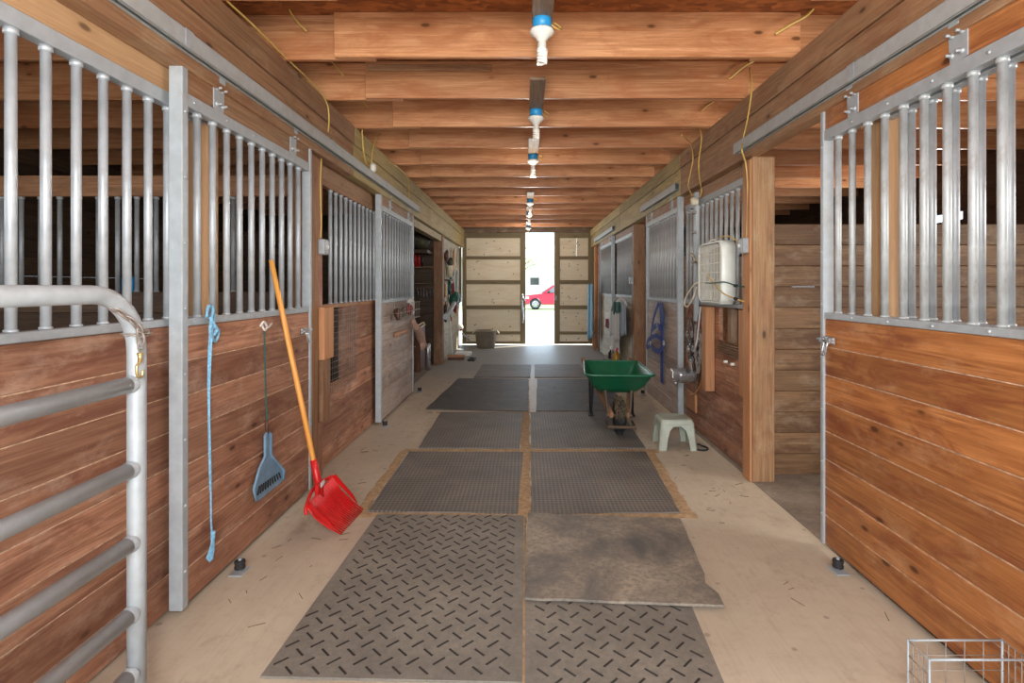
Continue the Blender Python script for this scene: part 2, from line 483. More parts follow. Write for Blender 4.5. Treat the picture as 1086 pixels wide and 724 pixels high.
# outer long walls; unseen windows added to light the stalls, except the right slit
def outer_wall(side, X0, X1, wins):
    m = MB()
    y = YF
    for (a, b, z0, z1) in wins:
        plank_wall(m, 'y', y, a, 0.0, 3.23, X0, X1)
        plank_wall(m, 'y', a, b, 0.0, z0, X0, X1)
        plank_wall(m, 'y', a, b, z1, 3.23, X0, X1)
        y = b
    plank_wall(m, 'y', y, YB, 0.0, 3.23, X0, X1)
    return struct('wall_' + side, m, M['dark'])
outer_wall('left', XL - 0.08, XL, [(.3, 1.2, 1.3, 2.1)])
outer_wall('right', XR, XR + 0.08, [(0.8, 2.2, 1.3, 2.3), (6.62, 7.15, 2.33, 2.43), (10, 11, 1.5, 2.2)])
m = MB()
plank_wall(m, 'x', XL, -1.68, 0, 3.23, YB, YB + 0.08); plank_wall(m, 'x', 1.80, XR, 0, 3.23, YB, YB + 0.08)
m.box((-1.68, YB, 2.89), (1.80, YB + 0.08, 3.23), 0.004, 0)
struct('wall_back', m, M['weath'])
m = MB()
plank_wall(m, 'x', XL, -1.75, 0, 3.23, YF - .08, YF); plank_wall(m, 'x', 1.9, XR, 0, 3.23, YF - .08, YF)
struct('wall_front', m, M['weath'])

# end barn doors
def barn_leaf(name, x0, x1, inner, label):
    root = empty(name, ((x0 + x1) / 2, YB + 0.13, 0.02), None, None)
    root['kind'] = 'structure'; root['label'] = label
    y0, y1 = YB + 0.10, YB + 0.15
    rails = [(0.02, 0.09), (0.27, 0.345), (0.92, 1.02), (1.57, 1.67), (2.205, 2.29), (2.757, 2.90)]
    f = MB()
    for a, b in rails: f.box((x0 + .11, y0 - .012, a), (x1 - .11, y1, b), 0.004, 0)
    st = MB()
    for xa, xb in ((x0, x0 + .11), (x1 - .14, x1)) if inner == 'r' else ((x0, x0 + .14), (x1 - .11, x1)):
        st.box((xa, y0 - .02, 0.02), (xb, y1, 2.9), 0.004, 2)
    for i in range(5):
        p = MB()
        a = rails[i][1]; b = rails[i + 1][0]
        cx = x0 + 0.1
        cuts = [x0 + .1, x1 - .1] if i != 4 or inner == 'r' else [x0 + .1, x0 + .58, x1 - .1]
        for c0, c1 in zip(cuts, cuts[1:]):
            p.box((c0, y0 + .015, a - .01), (c1 - .003, y0 + .03, b + .01), 0.001, 0)
        for _ in range(6 if b - a > .3 else 3):
            px = random.uniform(x0 + .16, x1 - .18); pz = random.uniform(a + .04, b - .04)
            p.lathe([(0, 0.010), (.010, .008), (.014, .002), (.015, -.002)], (px, y0 + .017, pz), 8, 1, axis=(0, -1, 0))
        p.build('panel', [M['ply'], M['hole']], root)
    f.build('rail', M['frame'], root); st.build('stile', M['frame'], root)
    return root
dl = barn_leaf('door_1', -1.605, 0.035, 'r', 'left leaf of the far barn door, pale plywood in a timber frame')
h = MB()
h.tube(smooth_path([P(554, 312, 13.95), P(553.5, 322, 13.9), P(554.5, 334, 13.9), P(554, 342, 13.95)]), 0.03, 8)
h.tube([P(553, 313, 13.96), P(556, 319, 13.93)], 0.035, 8); h.tube([P(553, 330, 13.96), P(555, 326, 13.93)], 0.03, 8)
h.build('door_handle', M['steel'], dl)
dr = barn_leaf('door_2', 0.775, 1.76, 'l', 'right leaf of the far barn door, pale plywood in a timber frame')
h = MB(); h.box((0.80, YB + .06, 1.15), (0.84, YB + .085, 1.28), .004); h.build('door_handle', M['galv'], dr)

# ------------------------------------------------------------------ joists
JZ0, JZ1 = 2.95, 3.235
ords = ['first', 'second', 'third', 'fourth', 'fifth', 'sixth', 'seventh', 'eighth', 'ninth', 'tenth', 'eleventh', 'twelfth', 'thirteenth', 'fourteenth', 'fifteenth', 'sixteenth']
vis = 0
for k in range(-5, 15):
    y = 3.42 + 0.745 * k
    if y > YB - .06: continue
    w1 = random.uniform(-.03, .03)
    root = None
    m = MB(); m.box((-1.21 + w1, y, JZ0), (1.735 + w1, y + .038, JZ1), 0.004, 0)
    if 0 <= k <= 14:
        lab = '%s brown ceiling joist from the near end of the aisle' % ords[k]
        root = empty('ceiling_joist', (0, y, JZ0), lab, 'joist', 'joists across the aisle ceiling')
    else:
        root = empty('ceiling_joist', (0, y, JZ0), 'brown ceiling joist over the barn entrance before the first lamp', 'joist', 'joists behind the viewpoint')
    m.build('aisle_board', M['joist'], root)
    for sd in (-1, 1):
        m = MB()
        if sd < 0: m.box((XL, y + .040, JZ0), (-0.95, y + .078, JZ1), 0.004, 0)
        else: m.box((1.45, y + .040, JZ0), (XR, y + .078, JZ1), 0.004, 0)
        m.build('lapped_board', M['joist'], root)
    if k == 1:
        m = MB(); m.box((-1.2, y - .02, 3.15), (-.25, y - .001, 3.20), .003, 0); m.build('scab_board', M['beam'], root)

# ------------------------------------------------------------------ carrying beams, tracks
def beam(side, y0, y1, mat, lab):
    X = -1.53 if side < 0 else 1.69
    root = empty('aisle_beam', (X, (y0 + y1) / 2, 2.5), lab, 'beam', 'beams carrying the joists')
    s = side
    m = MB(); m.box((X, y0, 2.79), (X + s * .12, y1, 2.948), .005, 1); m.build('upper_board', mat, root)
    m = MB(); m.box((X + s * .012, y0, 2.50), (X + s * .11, y1, 2.786), .005, 1); m.build('lower_board', mat, root)
    return root
beam(-1, YF + .02, 4.9, M['beam'], 'near brown length of the beam above the left stall fronts')
beam(-1, 4.905, 8.9, M['beamY'], 'middle yellowish length of the beam above the left stall fronts')
beam(-1, 8.905, YB - .02, M['beamY'], 'far yellowish length of the beam above the tack room and tool wall')
beam(1, YF + .02, 5.9, M['beam'], 'near brown length of the beam above the right stall fronts')
beam(1, 5.905, 9.6, M['beamY'], 'middle yellowish length of the beam above the right stall fronts')
beam(1, 9.605, YB - .02, M['beamY'], 'far yellowish length of the beam above the right stall fronts')

def track(side, y0, y1, lab, z=2.60, joints=()):
    X = -1.53 if side < 0 else 1.69
    s = side
    root = empty('door_track', (X, (y0 + y1) / 2, z - .04), lab, 'track', 'sliding door tracks')
    X0 = X + s * .012
    m = MB()
    # box track section: back, top, front lip and bottom returns
    m.box((X0 - s * .048, y0, z - .04), (X0 - s * .045, y1, z + .04), .001, 1)
    m.box((X0 - s * .048, y0, z + .037), (X0, y1, z + .04), .001, 1)
    m.box((X0 - s * .003, y0, z - .04), (X0, y1, z + .04), .001, 1)
    m.box((X0 - s * .048, y0, z - .04), (X0 - s * .034, y1, z - .037), .001, 1)
    m.box((X0 - s * .014, y0, z - .04), (X0, y1, z - .037), .001, 1)
    m.build('rail', M['track'], root)
    for j in joints:
        b = MB(); b.box((X0 - s * .051, j - .03, z - .03), (X0 - s * .0485, j + .03, z + .042), .001, 1)
        b.box((X0 - s * .05, j - .03, z + .0405), (X0, j + .03, z + .044), .001); b.box((X0 - s * .006, j - .025, z + .04), (X0, j + .025, z + .075), .002)
        b.build('bracket', M['galv'], root)
    return root
track(-1, 0.6, 7.75, 'long grey door track above the left stall doors', joints=(2.42, 4.25, 5.9, 7.7))
track(1, 0.6, 4.29, 'near grey door track above the open right stall door', z=2.585, joints=(2.75,))
track(1, 5.95, 7.75, 'short grey door track above the closed right stall door with blue halter')
track(1, 10.2, 12.9, 'far grey door track on the right near the barn door', joints=(10.6,))

# ------------------------------------------------------------------ timber posts
def post(x0, x1, y0, y1, lab, mat='post', trims=()):
    root = empty('timber_post', ((x0 + x1) / 2, (y0 + y1) / 2, 0.0), lab, 'post', 'timber posts along the aisle')
    m = MB(); m.box((x0, y0, 0.001), (x1, y1, 2.50), .008, 2); m.build('shaft', M[mat], root)
    for a, b in trims:
        t = MB(); t.box(a, b, .004, 2); t.build('trim_board', M['orange' if mat != 'post' else 'post'], root)
    return root
post(-1.74, -1.585, 3.995, 4.17, 'reddish timber post beside the red fork, left stall door', 'post')
post(-1.74, -1.615, 6.055, 6.12, 'timber jamb hidden behind the second left sliding door', 'dark')
post(-1.74, -1.58, 7.68, 7.78, 'dark timber jamb at the near side of tack room opening', 'dark')
post(-1.76, -1.58, 10.5, 10.68, 'timber post on the far side of the tack room opening', 'post')
post(-1.75, -1.65, 2.78, 2.93, 'vertical timber seen behind the bars of the nearest left door', 'fresh')
post(1.745, 1.92, 4.15, 4.30, 'timber post between the open right stall and the box fan', 'postR', trims=(((1.729, 4.155, .002), (1.7445, 4.295, 2.48)),))
post(1.80, 1.90, 2.72, 2.86, 'vertical timber seen behind the bars of the open right door', 'fresh')
post(1.745, 1.92, 8.62, 8.80, 'dark timber post just beyond the halter door on the right', 'post')
post(1.75, 1.88, 12.55, 12.68, 'slim timber post nearest the far door on the right', 'dark')
post(1.73, 1.80, 13.3, 13.42, 'pale timber stud beside the right barn door leaf', 'orange')
post(-1.74, -1.64, 13.5, 13.62, 'timber stud at the far end of the tool wall', 'frame')

# ------------------------------------------------------------------ stall fronts and doors
RZ0, RZ1 = 1.318, 1.352      # middle rail
TZ0, TZ1 = 2.335, 2.395      # top rail
def bar_mesh(z0, z1, r=0.0165):
    m = MB()
    m.lathe([(0, z0), (r, z0), (r, z1), (0, z1)], (0, 0, 0), 12)
    m.lathe([(r, z0), (r + .004, z0 + .001), (r + .004, z0 + .008), (r, z0 + .01)], (0, 0, 0), 12)
    m.lathe([(r, z1 - .02), (r + .005, z1 - .018), (r + .005, z1), (r, z1)], (0, 0, 0), 12)
    return m
def add_bars(root, xs_ys, mat, z0=RZ1, z1=TZ0):
    first = None
    for (x, y) in xs_ys:
        loc = Vector((x, y, 0)) - Vector((ORG[root].x, ORG[root].y, ORG[root].z))
        if first is None:
            mb = bar_mesh(z0, z1)
            first = mb.build('bar', mat, root, local=True); first.location = loc
        else:
            dup_child(first, loc, root)
def hanger(root, X, s, y, z=2.50):
    m = MB()
    m.prism([(X, y - .05, z - .10), (X, y + .035, z - .12), (X, y + .045, z + .01), (X, y + .05, z + .055), (X, y - .05, z + .055)], (-s * .005, 0, 0))
    m.box((X - s * .02, y - .03, z + .03), (X - s * .0, y + .03, z + .085), .004)
    hg = m.build('hanger', M['galv'], root)
    for dz in (-.075, .005):
        for dy in (-.026, .024):
            b = MB(); b.lathe([(0, .026), (.006, .026), (.006, .008), (.012, .008), (.012, 0)], (X - s * .005, y + dy, z + dz), 8, axis=(-s, 0, 0))
            b.build('bolt', M['galvbar'], hg)
def latch(root, X, s, y, z, far=1):
    m = MB()
    m.box((X - s * .006, y - .07, z - .02), (X, y + .02, z + .02), .002)
    m.tube([(X - s * .02, y - .08, z), (X - s * .02, y + .075, z + .002)], .008, 8)
    m.tube(smooth_path([(X - s * .02, y - .045, z), (X - s * .034, y - .045, z - .03), (X - s * .034, y - .03, z - .075), (X - s * .034, y + .0, z - .072), (X - s * .02, y + .005, z - .01)]), .006, 8)
    m.box((X - s * .03, y + .03, z - .015), (X, y + .045, z + .015), .002)
    m.box((X - s * .03, y - .06, z - .015), (X, y - .045, z + .015), .002)
    m.build('latch', M['steel'], root)
def planks(m, X, s, y0, y1, z0, z1, bh=.160, t=.038, tl=None):
    plank_wall(m, 'y', y0, y1, z0, z1, X, X + s * t, bh, 0, .003, 1)
def stall_door(side, X, y0, y1, lab, nb, b0, bs, wallmat, barmat='galvbar', lat=None, hang=(), head='beam', edge_top=2.55, z0=.035, near_w=.03, far_w=.03):
    s = side
    root = empty('stall_door', (X, (y0 + y1) / 2, 0), lab, 'stall door', 'sliding stall doors')
    m = MB(); planks(m, X + s * .006, s, y0 + .02, y1 - .02, z0, RZ0); m.build('lower_boards', [M[wallmat], M['seam']], root)
    m = MB(); m.box((X + s * .006, y0 + .02, TZ1), (X + s * .044, y1 - .02, edge_top - .012), .003, 1); m.build('header_board', M[head], root)
    for nm, a, b in (('middle_rail', RZ0, RZ1), ('top_rail', TZ0, TZ1)):
        m = MB(); m.box((X, y0 + .02, a), (X + s * .05, y1 - .02, b), .003, 1)
        q = y0 + .1
        while q < y1:
            m.lathe([(0, .006), (.006, .005), (.008, 0)], (X, q, (a + b) / 2), 6, axis=(-s, 0, 0)); q += .28
        m.build(nm, M['galv'], root)
    for a, b in ((y0, y0 + near_w), (y1 - far_w, y1)):
        m = MB()
        m.box((X - s * .006, a, .03), (X + s * .056, b, edge_top), .003, 2)
        q = .2
        while q < edge_top:
            m.lathe([(0, .006), (.006, .005), (.008, 0)], (X - s * .006, (a + b) / 2, q), 6, axis=(-s, 0, 0)); q += .3
        m.build('edge_channel', M['galv'], root)
    add_bars(root, [(X + s * .026, b0 + i * bs) for i in range(nb)], M[barmat])
    for y in hang: hanger(root, X + s * .006, s, y)
    if lat: latch(root, X, s, *lat)
    return root
def stall_front(side, X, y0, y1, lab, nb, b0, bs, wallmat, barmat='galvbar', cut=None, head='beam', rail=True):
    s = side
    root = empty('stall_front', (X, (y0 + y1) / 2, 0), lab, 'stall front', 'fixed stall fronts')
    m = MB()
    if cut:
        c0, c1, d0, d1 = cut
        n = 8; h = (RZ0 - .01) / n
        for i in range(n):
            a = .01 + i * h; b = a + h - .002
            if b > d0 + .02 and a < d1 - .02:
                m.box((X, y0, a), (X + s * .038, c0, b), .004, 1); m.box((X, c1, a), (X + s * .038, y1, b), .004, 1)
            else: m.box((X, y0, a), (X + s * .038, y1, b), .004, 1)
    else: planks(m, X, s, y0, y1, .01, RZ0)
    m.build('lower_boards', [M[wallmat], M['seam']], root)
    m = MB(); m.box((X, y0, TZ1), (X + s * .04, y1, 2.52), .003, 1)
    m.build('header_board', M[head], root)
    for nm, a, b in (('middle_rail', RZ0, RZ1), ('top_rail', TZ0, TZ1)):
        m = MB(); m.box((X - s * .006, y0, a), (X + s * .045, y1, b), .003, 1); m.build(nm, M['galv'] if rail else M['post'], root)
    add_bars(root, [(X + s * .02, b0 + i * bs) for i in range(nb)], M[barmat])
    return root

stall_front(-1, -1.64, 0.9, 2.78, 'fixed left stall front behind the tube gate', 13, 1.113, .128, 'wall', head='fresh')
d1 = stall_door(-1, -1.555, 2.455, 3.955, 'left sliding stall door with blue rope and red fork', 10, 2.62, .130, 'wall', hang=(2.77, 3.66), lat=(3.84, 1.19), near_w=.045)
stall_front(-1, -1.655, 4.305, 6.05, 'left stall front with wire mesh feeder opening', 11, 4.68, .135, 'wall', cut=(4.55, 4.93, .80, 1.22), rail=False)
d2 = stall_door(-1, -1.555, 5.86, 7.60, 'grey weathered left sliding door with wire basket', 11, 6.09, .135, 'grey', lat=None, hang=(6.3, 7.3), near_w=.05)
dR = stall_door(1, 1.715, 1.62, 3.13, 'open right sliding stall door of honey coloured boards', 10, 1.845, .129, 'wallR', 'galvrust', hang=(2.15, 2.84), lat=(3.06, 1.20), head='wallR')
stall_front(1, 1.80, 0.7, 2.72, 'fixed right stall front behind the open door', 13, 1.0, .129, 'wallR', 'galvbar')
fF = stall_front(1, 1.79, 4.30, 6.0, 'right stall front behind the white box fan', 13, 4.47, .1285, 'wall', 'galvrust', cut=(4.45, 4.98, .97, 1.31))
dG = stall_door(1, 1.715, 6.02, 7.62, 'closed right sliding door with blue halter hung on it', 11, 6.18, .128, 'grey', 'galvrust', hang=(6.3, 7.3), near_w=.05)
stall_front(1, 1.77, 8.80, 10.55, 'right stall front behind the hanging towels', 12, 8.95, .13, 'pale', 'galvbar')
dI = stall_door(1, 1.715, 10.6, 12.3, 'farthest right sliding stall door with pale boards', 12, 10.75, .13, 'pale', 'galvbar', hang=(10.9, 12.0), near_w=.05)

# boards filling between post and left front, header boards over tack room
def timber(name, a, b, lab, mat='post', cat='board', grain=None, group=None):
    m = MB(); m.box(a, b, .004, grain); o = m.build(name, M[mat]); return tag(o, lab, cat, group)
timber('trim_board', (-1.70, 4.175, 0.005), (-1.60, 4.30, 2.5), 'timber jamb board carrying the outlet box on the left', 'wall')
timber('header_board', (-1.72, 7.79, 2.38), (-1.60, 10.49, 2.495), 'timber header over the dark tack room opening', 'beamY')
timber('header_board', (-1.66, 1.0, 2.545), (-1.60, 2.40, 2.60), 'brown filler board above the near left stall bars', 'beam')
# tool wall on the left
root = empty('tool_wall', (-1.62, 12.1, 0), 'pale board wall hung with tools beside the left barn door leaf', 'wall')
m = MB(); plank_wall(m, 'y', 10.69, 13.49, .005, 2.49, -1.66, -1.62, .2); m.build('boards', M['pale'], root)
# right wall end piece
root = empty('side_wall', (1.8, 13.2, 0), 'timber wall stub beside the right barn door leaf', 'wall')
m = MB(); plank_wall(m, 'y', 12.69, 13.88, .005, 2.49, 1.80, 1.84, .2); m.build('boards', M['wall'], root)

timber('end_stud', (-1.72, 13.80, 1.12), (-1.60, 13.89, 2.5), 'timber stud edge beside the far left barn leaf', 'frame')
timber('end_stud', (1.74, 13.80, .002), (1.86, 13.89, 2.5), 'timber stud edge beside the far right barn leaf', 'frame')
# stall partitions
def partition(x0, x1, y, lab, top, mat, bars=None, barz=None, rail=None):
    root = empty('stall_partition', ((x0 + x1) / 2, y, 0), lab, 'partition', 'partitions between stalls')
    m = MB(); plank_wall(m, 'x', x0, x1, .005, top, y, y + .04, .165); m.build('boards', M[mat], root)
    if bars:
        z1 = rail
        m = MB(); m.box((x0, y - .01, z1), (x1, y + .05, z1 + .16), .004, 0); m.build('top_board', M['post'], root)
        n = int((x1 - x0) / .15)
        add_bars(root, [(x0 + .08 + i * .15, y + .02) for i in range(n)], M['galvbar'], top, z1)
    return root
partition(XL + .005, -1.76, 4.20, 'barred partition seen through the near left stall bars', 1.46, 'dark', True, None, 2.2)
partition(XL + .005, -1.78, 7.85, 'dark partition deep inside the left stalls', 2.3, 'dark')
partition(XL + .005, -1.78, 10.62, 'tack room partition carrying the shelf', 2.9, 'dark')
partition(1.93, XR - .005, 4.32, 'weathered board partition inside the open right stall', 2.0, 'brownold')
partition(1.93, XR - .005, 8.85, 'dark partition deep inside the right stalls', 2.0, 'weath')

m = MB(); m.lathe([(0, 0), (.045, 0), (.045, .09), (.035, .11), (.035, .12), (0, .12)], (-3.08, 4.22, 1.461), 16)
tag(m.build('jar', M['bluebox']), 'small blue jar on the partition inside the near left stall', 'jar')
# ------------------------------------------------------------------ rubber mats and dirt seams
def mat_obj(lab, x, y, mat, th=.014, diamonds=False, z=0.001, notch=None):
    """x: (near-left, near-right, far-right, far-left) ; y same"""
    n = 10
    pts = []
    c = [Vector((x[i], y[i], z)) for i in range(4)]
    for a, b in ((0, 1), (1, 2), (2, 3), (3, 0)):
        for k in range(n):
            t = k / n
            p = c[a].lerp(c[b], t)
            if k and not diamonds: p += Vector((random.uniform(-.004, .004), random.uniform(-.004, .004), 0))
            pts.append(p)
    if notch: pts = notch(pts)
    base = MB(); base.prism(pts, (0, 0, th))
    ce = sum(c, Vector()) / 4
    root = empty('rubber_mat', (ce.x, ce.y, 0), lab, 'mat', 'rubber mats down the aisle')
    base.build('sheet', M[mat], root)
    if diamonds:
        bars = MB(); st = 0.074; q2 = math.sqrt(.5)
        for i in range(-40, 60):
            for j in range(-40, 60):
                xx = ce.x + (i - j) * st * q2; yy = y[0] + .03 + (i + j) * st * q2
                f = (yy - y[0]) / (y[3] - y[0])
                if f < .01 or f > .985: continue
                xa = x[0] + (x[3] - x[0]) * f; xb = x[1] + (x[2] - x[1]) * f
                if xx < xa + .03 or xx > xb - .03: continue
                M4 = Matrix.Translation((xx, yy, z + th)) @ Matrix.Rotation(math.radians(45 if (i + j) % 2 else -45), 4, 'Z')
                bars.box((-.029, -.0045, -.001), (.029, .0045, .0025), .0012, 0, M=M4)
        ob = bars.build('tread_pattern', M['bar_rubber'], root)
    return root
mat_obj('left near diamond pattern rubber mat in front of red fork', (-1.01, -.008, -.004, -.963), (2.075, 2.045, 3.53, 3.555), 'matD', diamonds=True, th=.010)
mat_obj('right near diamond pattern rubber mat partly under the plain mat', (.0, .735, .80, .006), (1.75, 1.75, 2.85, 2.85), 'matD', diamonds=True, th=.010)
def ragged(pts):
    out = []
    for p in pts:
        q = p.copy()
        if q.x > .8 and q.y < 2.62: q.x += .028
        if q.x > .8 and 2.66 < q.y < 2.76: q.x -= .012
        out.append(q)
    return out
mat_obj('plain grey torn rubber mat overlapping the right diamond mat', (.0, .895, .99, .022), (2.565, 2.505, 3.44, 3.53), 'matP', z=.019, th=.012, notch=ragged)
mat_obj('left perforated mat just beyond the near diamond mat', (-1.04, -.045, -.01, -1.04), (3.60, 3.56, 4.88, 4.90), 'matG')
mat_obj('right perforated mat just beyond the torn plain mat', (.045, 1.03, 1.10, .06), (3.56, 3.58, 4.90, 4.88), 'matG')
mat_obj('left perforated mat, second beyond the near diamond mat', (-.98, -.045, -.01, -.99), (5.02, 5.02, 6.42, 6.44), 'matG')
mat_obj('right perforated mat under the wheelbarrow wheel', (.06, 1.12, 1.16, .075), (5.02, 5.02, 6.44, 6.42), 'matG')
mat_obj('smooth dark left mat laid slightly askew', (-1.20, .045, .07, -1.07), (6.62, 6.50, 8.75, 8.82), 'matR')
mat_obj('dark ribbed right mat behind the wheelbarrow', (.14, 1.30, 1.25, .21), (6.50, 6.50, 8.75, 8.75), 'matR')
mat_obj('farthest left mat toward the barn door', (-.83, .10, .13, -.80), (8.93, 8.93, 10.35, 10.4), 'matG')
mat_obj('farthest right mat toward the barn door', (.17, 1.06, 1.06, .2), (8.93, 8.93, 10.4, 10.4), 'matG')
m = MB()
def strip(a, b, w, zz=.003):
    a = Vector(a); b = Vector(b); d = (b - a).normalized(); nrm = Vector((-d.y, d.x, 0)) * w / 2
    k = max(4, int((b - a).length / .08)); L = []; R = []
    for i in range(k + 1):
        p = a.lerp(b, i / k)
        L.append(p + nrm * random.uniform(.75, 1.25)); R.append(p - nrm * random.uniform(.75, 1.25))
    vs = []
    for i in range(k + 1):
        for q, zq in ((L[i], .0005), (p if False else (L[i] + R[i]) / 2, zz + .006), (R[i], .0005)):
            vs.append((q.x, q.y, zq))
    fs = []
    for i in range(k):
        o = i * 3
        fs += [(o, o + 1, o + 4, o + 3), (o + 1, o + 2, o + 5, o + 4)]
    m.add(vs, fs, smooth=True)
strip((-1.10, 3.575, 0), (1.13, 3.56, 0), .085); strip((-1.10, 4.96, 0), (1.22, 4.95, 0), .11)
strip((.0, 3.58, 0), (.03, 8.8, 0), .09); strip((1.075, 3.56, 0), (1.15, 4.95, 0), .08); strip((-1.09, 3.56, 0), (-1.09, 4.95, 0), .07)
strip((-.004, 2.0, 0), (0, 3.55, 0), .03)
strip((-1.05, 6.47, 0), (1.2, 6.47, 0), .05)
o = m.build('dirt_seam', M['dirt']); tag(o, 'tan dirt packed in the seams between the rubber mats', 'dirt', None, 'stuff')

# ------------------------------------------------------------------ lamps
def lamp(jk, lab):
    y = 3.42 + .745 * jk
    x = .095
    yc = y + .225
    root = empty('ceiling_lamp', (x, yc, 2.93), lab, 'lamp', 'bare bulb lamps along the ceiling')
    m = MB(); m.box((x - .055, y - .42, 2.93), (x + .055, yc + .055, 2.9495), .003, 1); m.build('mounting_board', M['weath'], root)
    m = MB(); m.lathe([(0, 2.93), (.05, 2.93), (.052, 2.925), (.05, 2.872), (0, 2.872)], (x, yc, 0), 20); m.build('junction_box', M['bluebox'], root)
    m = MB(); m.lathe([(.03, 2.872), (.064, 2.87), (.066, 2.858), (.052, 2.842), (.036, 2.832), (.026, 2.815), (.0, 2.812)], (x, yc, 0), 24); m.build('lamp_holder', M['white'], root)
    m = MB(); m.lathe([(.015, 2.814), (.023, 2.81), (.024, 2.775), (.029, 2.77), (.029, 2.758), (0, 2.756)], (x, yc, 0), 16)
    bb = m.build('bulb_base', M['white'], root)
    m = MB(); pts = []
    for st in (0, math.pi):
        pts = []
        for i in range(60):
            a = st + i * 2 * math.pi / 30; pts.append((x + .022 * math.cos(a), yc + .022 * math.sin(a), 2.758 - .066 * i / 59))
        m.tube(pts, .0078, 7)
    m.build('bulb', M['bulb'], root)
    w = MB(); w.tube(smooth_path([(x + .05, yc, 2.90), (x + .09, yc + .02, 2.885), (x + .11, yc + .10, 2.93), (x + .07, y + .3, 2.948)]), .004, 6)
    w.build('lead_wire', M['yellow'], root)
    return root
for jk, lab in ((-1, 'nearest bare spiral bulb on a blue ceiling box'), (1, 'second bare spiral bulb along the aisle ceiling'), (3, 'third bare spiral bulb along the aisle ceiling'),
                (7, 'fourth bare spiral bulb, well down the aisle ceiling'), (9, 'fifth bare spiral bulb, before the last one'), (12, 'farthest bare spiral bulb above the barn door gap')):
    lamp(jk, lab)

# ------------------------------------------------------------------ cables
def cable(pts, lab, r=.006, mat='yellow', name='cable', cat='cable', group='yellow cables'):
    m = MB(); m.tube(smooth_path(pts, 8), r, 6); o = m.build(name, M[mat]); return tag(o, lab, cat, group)
bx = -1.515
cable([WX(236, -6, bx), WX(243, 3, bx), WX(270, 28, bx), WX(300, 58, bx), WX(333, 90, bx), WX(346, 108, bx), WX(349, 125, bx), WX(348, 140, bx)], 'yellow cable running along the near left beam')
cable([Vector((-1.585, 4.235, 2.5)), Vector((-1.592, 4.232, 2.3)), Vector((-1.588, 4.238, 2.0)), Vector((-1.592, 4.235, 1.88))], 'yellow cable dropping to the outlet box on left post')
cable([WX(384, 137, bx), WX(385, 155, bx), WX(388, 172, bx), WX(393, 177, bx)], 'yellow wire dropping to the white insulator, near strand')
cable([WX(394, 177, bx), WX(395, 160, bx), WX(400, 145, bx), WX(406, 139, bx)], 'yellow wire rising from the white insulator, far strand')
cable([WX(410, 170, bx), WX(425, 180, bx), WX(433, 192, bx), WX(434, 214, bx)], 'yellow wire sagging along middle left beam')
m = MB(); m.lathe([(0, .05), (.03, .05), (.045, .03), (.045, .01), (.03, 0)], WX(393, 178, -1.53) + Vector((.0, 0, 0)), 14, axis=(1, 0, 0))
tag(m.build('insulator', M['white']), 'round white insulator on the left beam', 'insulator')
def dangling(p0, p1, p2, lab):
    cable([p0, p1, p2], lab, .005)
cable([P(304, 2, 3.41), P(310, 16, 3.39), P(325, 33, 3.38)], 'short cable stub hanging before first joist at left')
cable([P(349, 62, 4.15), P(356, 70, 4.13), P(364, 80, 4.12)], 'short cable stub at left of the second joist')
cable([P(377, 103, 4.91), P(385, 108, 4.90), P(390, 114, 4.89)], 'short cable stub at left of the third joist')
cable([P(868, 2, 3.41), P(856, 16, 3.38), P(840, 25, 3.37), P(822, 36, 3.38)], 'thick cable end hanging before first joist at right', .009)
cable([P(804, 63, 4.14), P(790, 70, 4.12), P(773, 84, 4.12)], 'cable end hanging before the second joist at right', .008)
rx = 1.675
cable([P(795, 72, 4.15), WX(797, 95, rx), WX(793, 125, rx), WX(788, 148, rx), WX(787, 160, 1.62), WX(791, 175, 1.70), WX(793, 205, 1.73), WX(792, 252, 1.73)], 'long yellow cable dropping down right post to the switch box')
cable([P(723, 143, 4.91), WX(732, 152, rx), WX(735, 165, rx), WX(733, 180, rx), WX(730, 196, 1.66), WX(734, 207, 1.65)], 'looped yellow wire hanging beside the fan, near strand')
cable([WX(742, 136, rx), WX(744, 148, rx), WX(741, 172, rx), WX(742, 190, rx), WX(744, 202, 1.65), WX(742, 209, 1.65)], 'looped yellow wire hanging beside the fan, far strand')
cable([P(757, 108, 4.9), P(750, 112, 4.89), P(744, 118, 4.89)], 'short wire stub at right of the third joist')

# ------------------------------------------------------------------ tube gate
gx = -1.30
root = empty('tube_gate', (gx, 1.2, .17), 'galvanised tube gate standing open along left wall', 'gate')
R = .0285; ye = 1.30 * F / (VX - 145)
zt = 1.476
m = MB()
pts = [(gx, .2, zt), (gx, ye - .19, zt)]
for i in range(1, 9):
    a = math.pi / 2 * i / 8; pts.append((gx, ye - .19 + .19 * math.sin(a), zt - .19 + .19 * math.cos(a)))
pts += [(gx, ye, 1.0), (gx, ye, .6), (gx, ye, .17)]
m.tube(pts, R, 16); m.build('frame', M['galv'], root)
for yy in (407, 497, 575, 650, 714):
    z = H - (yy - VY) / 415 * 1.30
    m = MB(); m.tube([(gx, .2, z), (gx, ye - .02, z)], R * .92, 14); m.lathe([(R * .92, 0), (R * 1.02, .010), (R * 1.02, .02)], (gx, ye - .045, z), 14, axis=(0, 1, 0)); m.build('rail', M['galv'], root)
ch = MB()
def link(c, d, up, m, L=.022, r=.0028):
    d = Vector(d).normalized(); u = Vector(up).normalized()
    p = []
    for i in range(12):
        a = 2 * math.pi * i / 12; p.append(Vector(c) + d * (L * .62 * math.cos(a)) + u * (L * .36 * math.sin(a)))
    m.tube(p, r, 5, closed=True)
cp = [(gx + .0, ye - .12, 1.44), (gx + .03, ye - .08, 1.40), (gx + .045, ye - .05, 1.36), (gx + .04, ye - .04, 1.30)]
sp = smooth_path(cp, 3)
